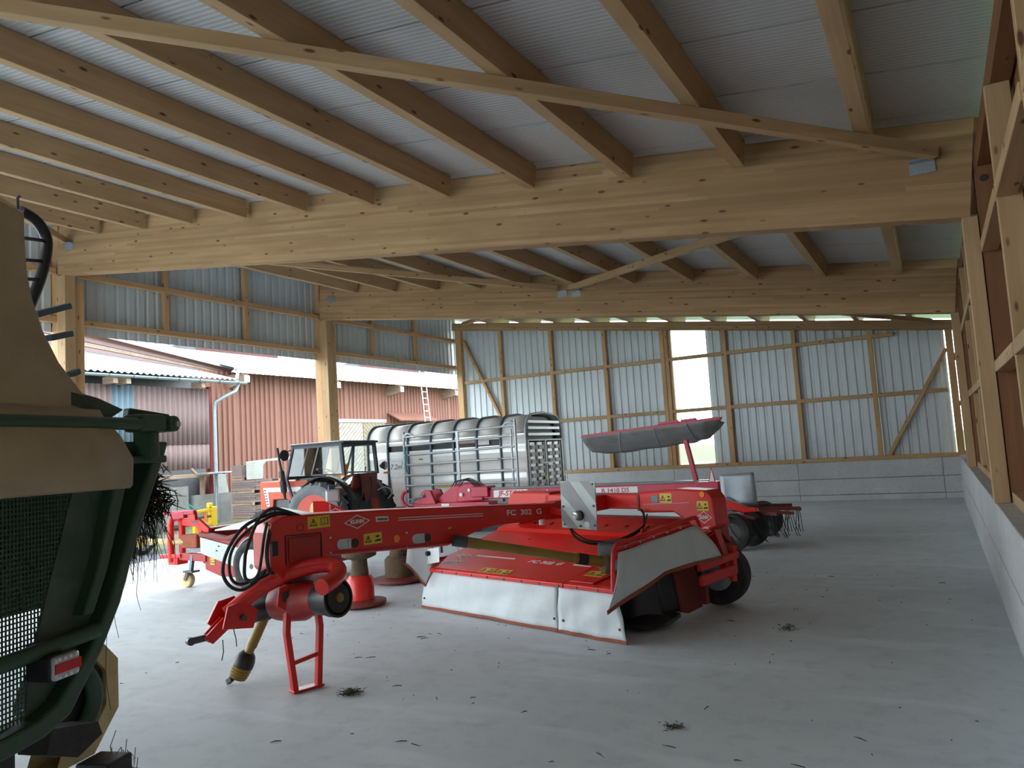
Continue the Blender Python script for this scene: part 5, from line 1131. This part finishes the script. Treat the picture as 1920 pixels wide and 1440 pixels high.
pallet(-18.9,18.4,.0,.62,'lower pallet of pavers behind the tractor hood',rows=6); pallet(-18.9,18.4,.62,.60,'upper pallet of pavers under the white concrete element',rows=6)
pallet(-19.2,20.0,.0,.70,'lower pallet of pavers seen through the tractor cab',rows=6); pallet(-19.2,20.0,.70,.75,'upper pallet of pavers seen through the tractor cab',rows=6)
u = empty('concrete_frame', (-18.45, 17.87, 1.235), 0, 'white angled concrete element lying on the paver pallets behind the tractor', 'concrete element')
WCON = concrete('white_concrete',(.46,.48,.45),(.36,.37,.34),2)
MB().poly([(.0,-1.02,.0),(.0,-.70,.0),(.0,-.68,.42),(.0,-.55,.53),(.0,2.2,.60),(.0,2.2,.74),(.0,-1.02,.56)],(-.4,0,0)).build('body', WCON, u, bevel=.02)
MB().box(-.4,0,1.9,2.2,.215,.62).build('far_leg', WCON, u)
# yellow linkage implement, pale blue boards
ye = empty('yellow_implement', (-16.5, 13.4, -.09), 0, 'small bright yellow steel linkage frame standing in the yard', 'implement')
MB().bar((0,-.38,.66),(0,.28,.70),.08,.07).bar((0,-.30,.36),(0,.28,.32),.08,.07).build('frame_bars', SGNY, ye, bevel=.01)
MB().box(-.10,.06,.16,.32,.28,.76).build('end_plate', SGNY, ye, bevel=.015); MB().box(-.06,.05,.08,.20,.74,.86).build('lug', SGNY, ye, bevel=.02)
MB().box(-.06,.06,.20,.28,.0,.30).build('foot', SGNY, ye); MB().box(-.05,.05,-.36,-.28,.0,.68).build('foot', SGNY, ye)
MB().cyl((0,-.30,.52),(0,.16,.52),.03,seg=12).build('cylinder', STEEL, ye, smooth=40); MB().box(-.03,.03,-.06,.02,.36,.66).build('orange_tab', ORL, ye)
TEAL = paint('turquoise_metal',(.10,.36,.38),.5)
MB().bar((-.2,-.40,.90),(-.1,.0,.62),.03,.03).bar((-.2,-.35,.88),(-.2,-.15,.35),.03,.03).build('turquoise_bars', TEAL, ye)
LB = paint('pale_blue_board',(.36,.48,.54),.5,amt=.4)
bb = empty('blue_board_stack', (-17.2, 12.4, -.09), 0, 'pale blue sheet box lying behind the red implement in the yard', 'box')
MB().poly([(0,-1.6,.50),(0,.35,.66),(0,.38,.98),(0,-.6,.92),(0,-1.6,.78)],(-.6,0,0)).build('front_board', LB, bb, bevel=.01); MB().box(-.6,-.02,-1.5,.3,.0,.52).build('under_board', CONCO, bb)
ut = empty('utility_trailer', (-14.9, 10.3, -.06), 0, 'low grey utility trailer with a dark wheel beside the gravel', 'trailer')
GRP = paint('light_grey_side',(.26,.27,.27),.6)
MB().box(-1.1,.1,-2.2,.62,.36,.70).build('box_body', GRP, ut, bevel=.01)
for k in range(4): MB().box(.10,.115,-2.1+.7*k,-2.05+.7*k,.36,.70).build('side_post', GALV, ut)
for x in (.26,-1.2): wheel(ut,(x,.0,.25),(1,0,0),.25,.16,.16,RUB,GALV)
MB().bar((-.5,.6,.40),(-.5,1.6,.36),.08,.08).bar((-1.1,0,.25),(.2,0,.25),.06,.06).build('drawbar', STEEL, ut)
# ladder leaning on the barn eave
ld = empty('ladder', (-20.1, 28.6, -.09), 0, 'aluminium ladder leaning on the barn eave behind the livestock trailer', 'ladder')
for s in (0,.42): MB().bar((0,s,.0),(-1.30,s+1.2,6.2),.03,.08).build('stile', ALU, ld)
for i in range(20):
    t = .02+i/20; MB().tube([(-1.30*t,1.2*t,6.2*t),(-1.30*t,1.2*t+.42,6.2*t)],.018,6).build('rung', ALU, ld)
m = MB()
for i in range(900):
    x, y = rnd.uniform(-21.3,-15.0), rnd.uniform(11,22); h = rnd.uniform(.04,.16)*(1 if rnd.random() < .8 else 2)
    if x < -19.5 or (x < -17.2 and y > 15.8) or (x > -18.2 and y < 14.4): continue
    p = Vector((x,y,-.09)); m.tube([p, p+Vector((rnd.gauss(0,.03),rnd.gauss(0,.03),h*.6)), p+Vector((rnd.gauss(0,.08),rnd.gauss(0,.08),h))],[.012,.009,.002],3)
prop(m.build('yard_weeds', paint('weed_green',(.09,.17,.03),.9), None, kind='stuff'), 'green weeds growing in the worn yard', 'weeds', None, 'stuff')
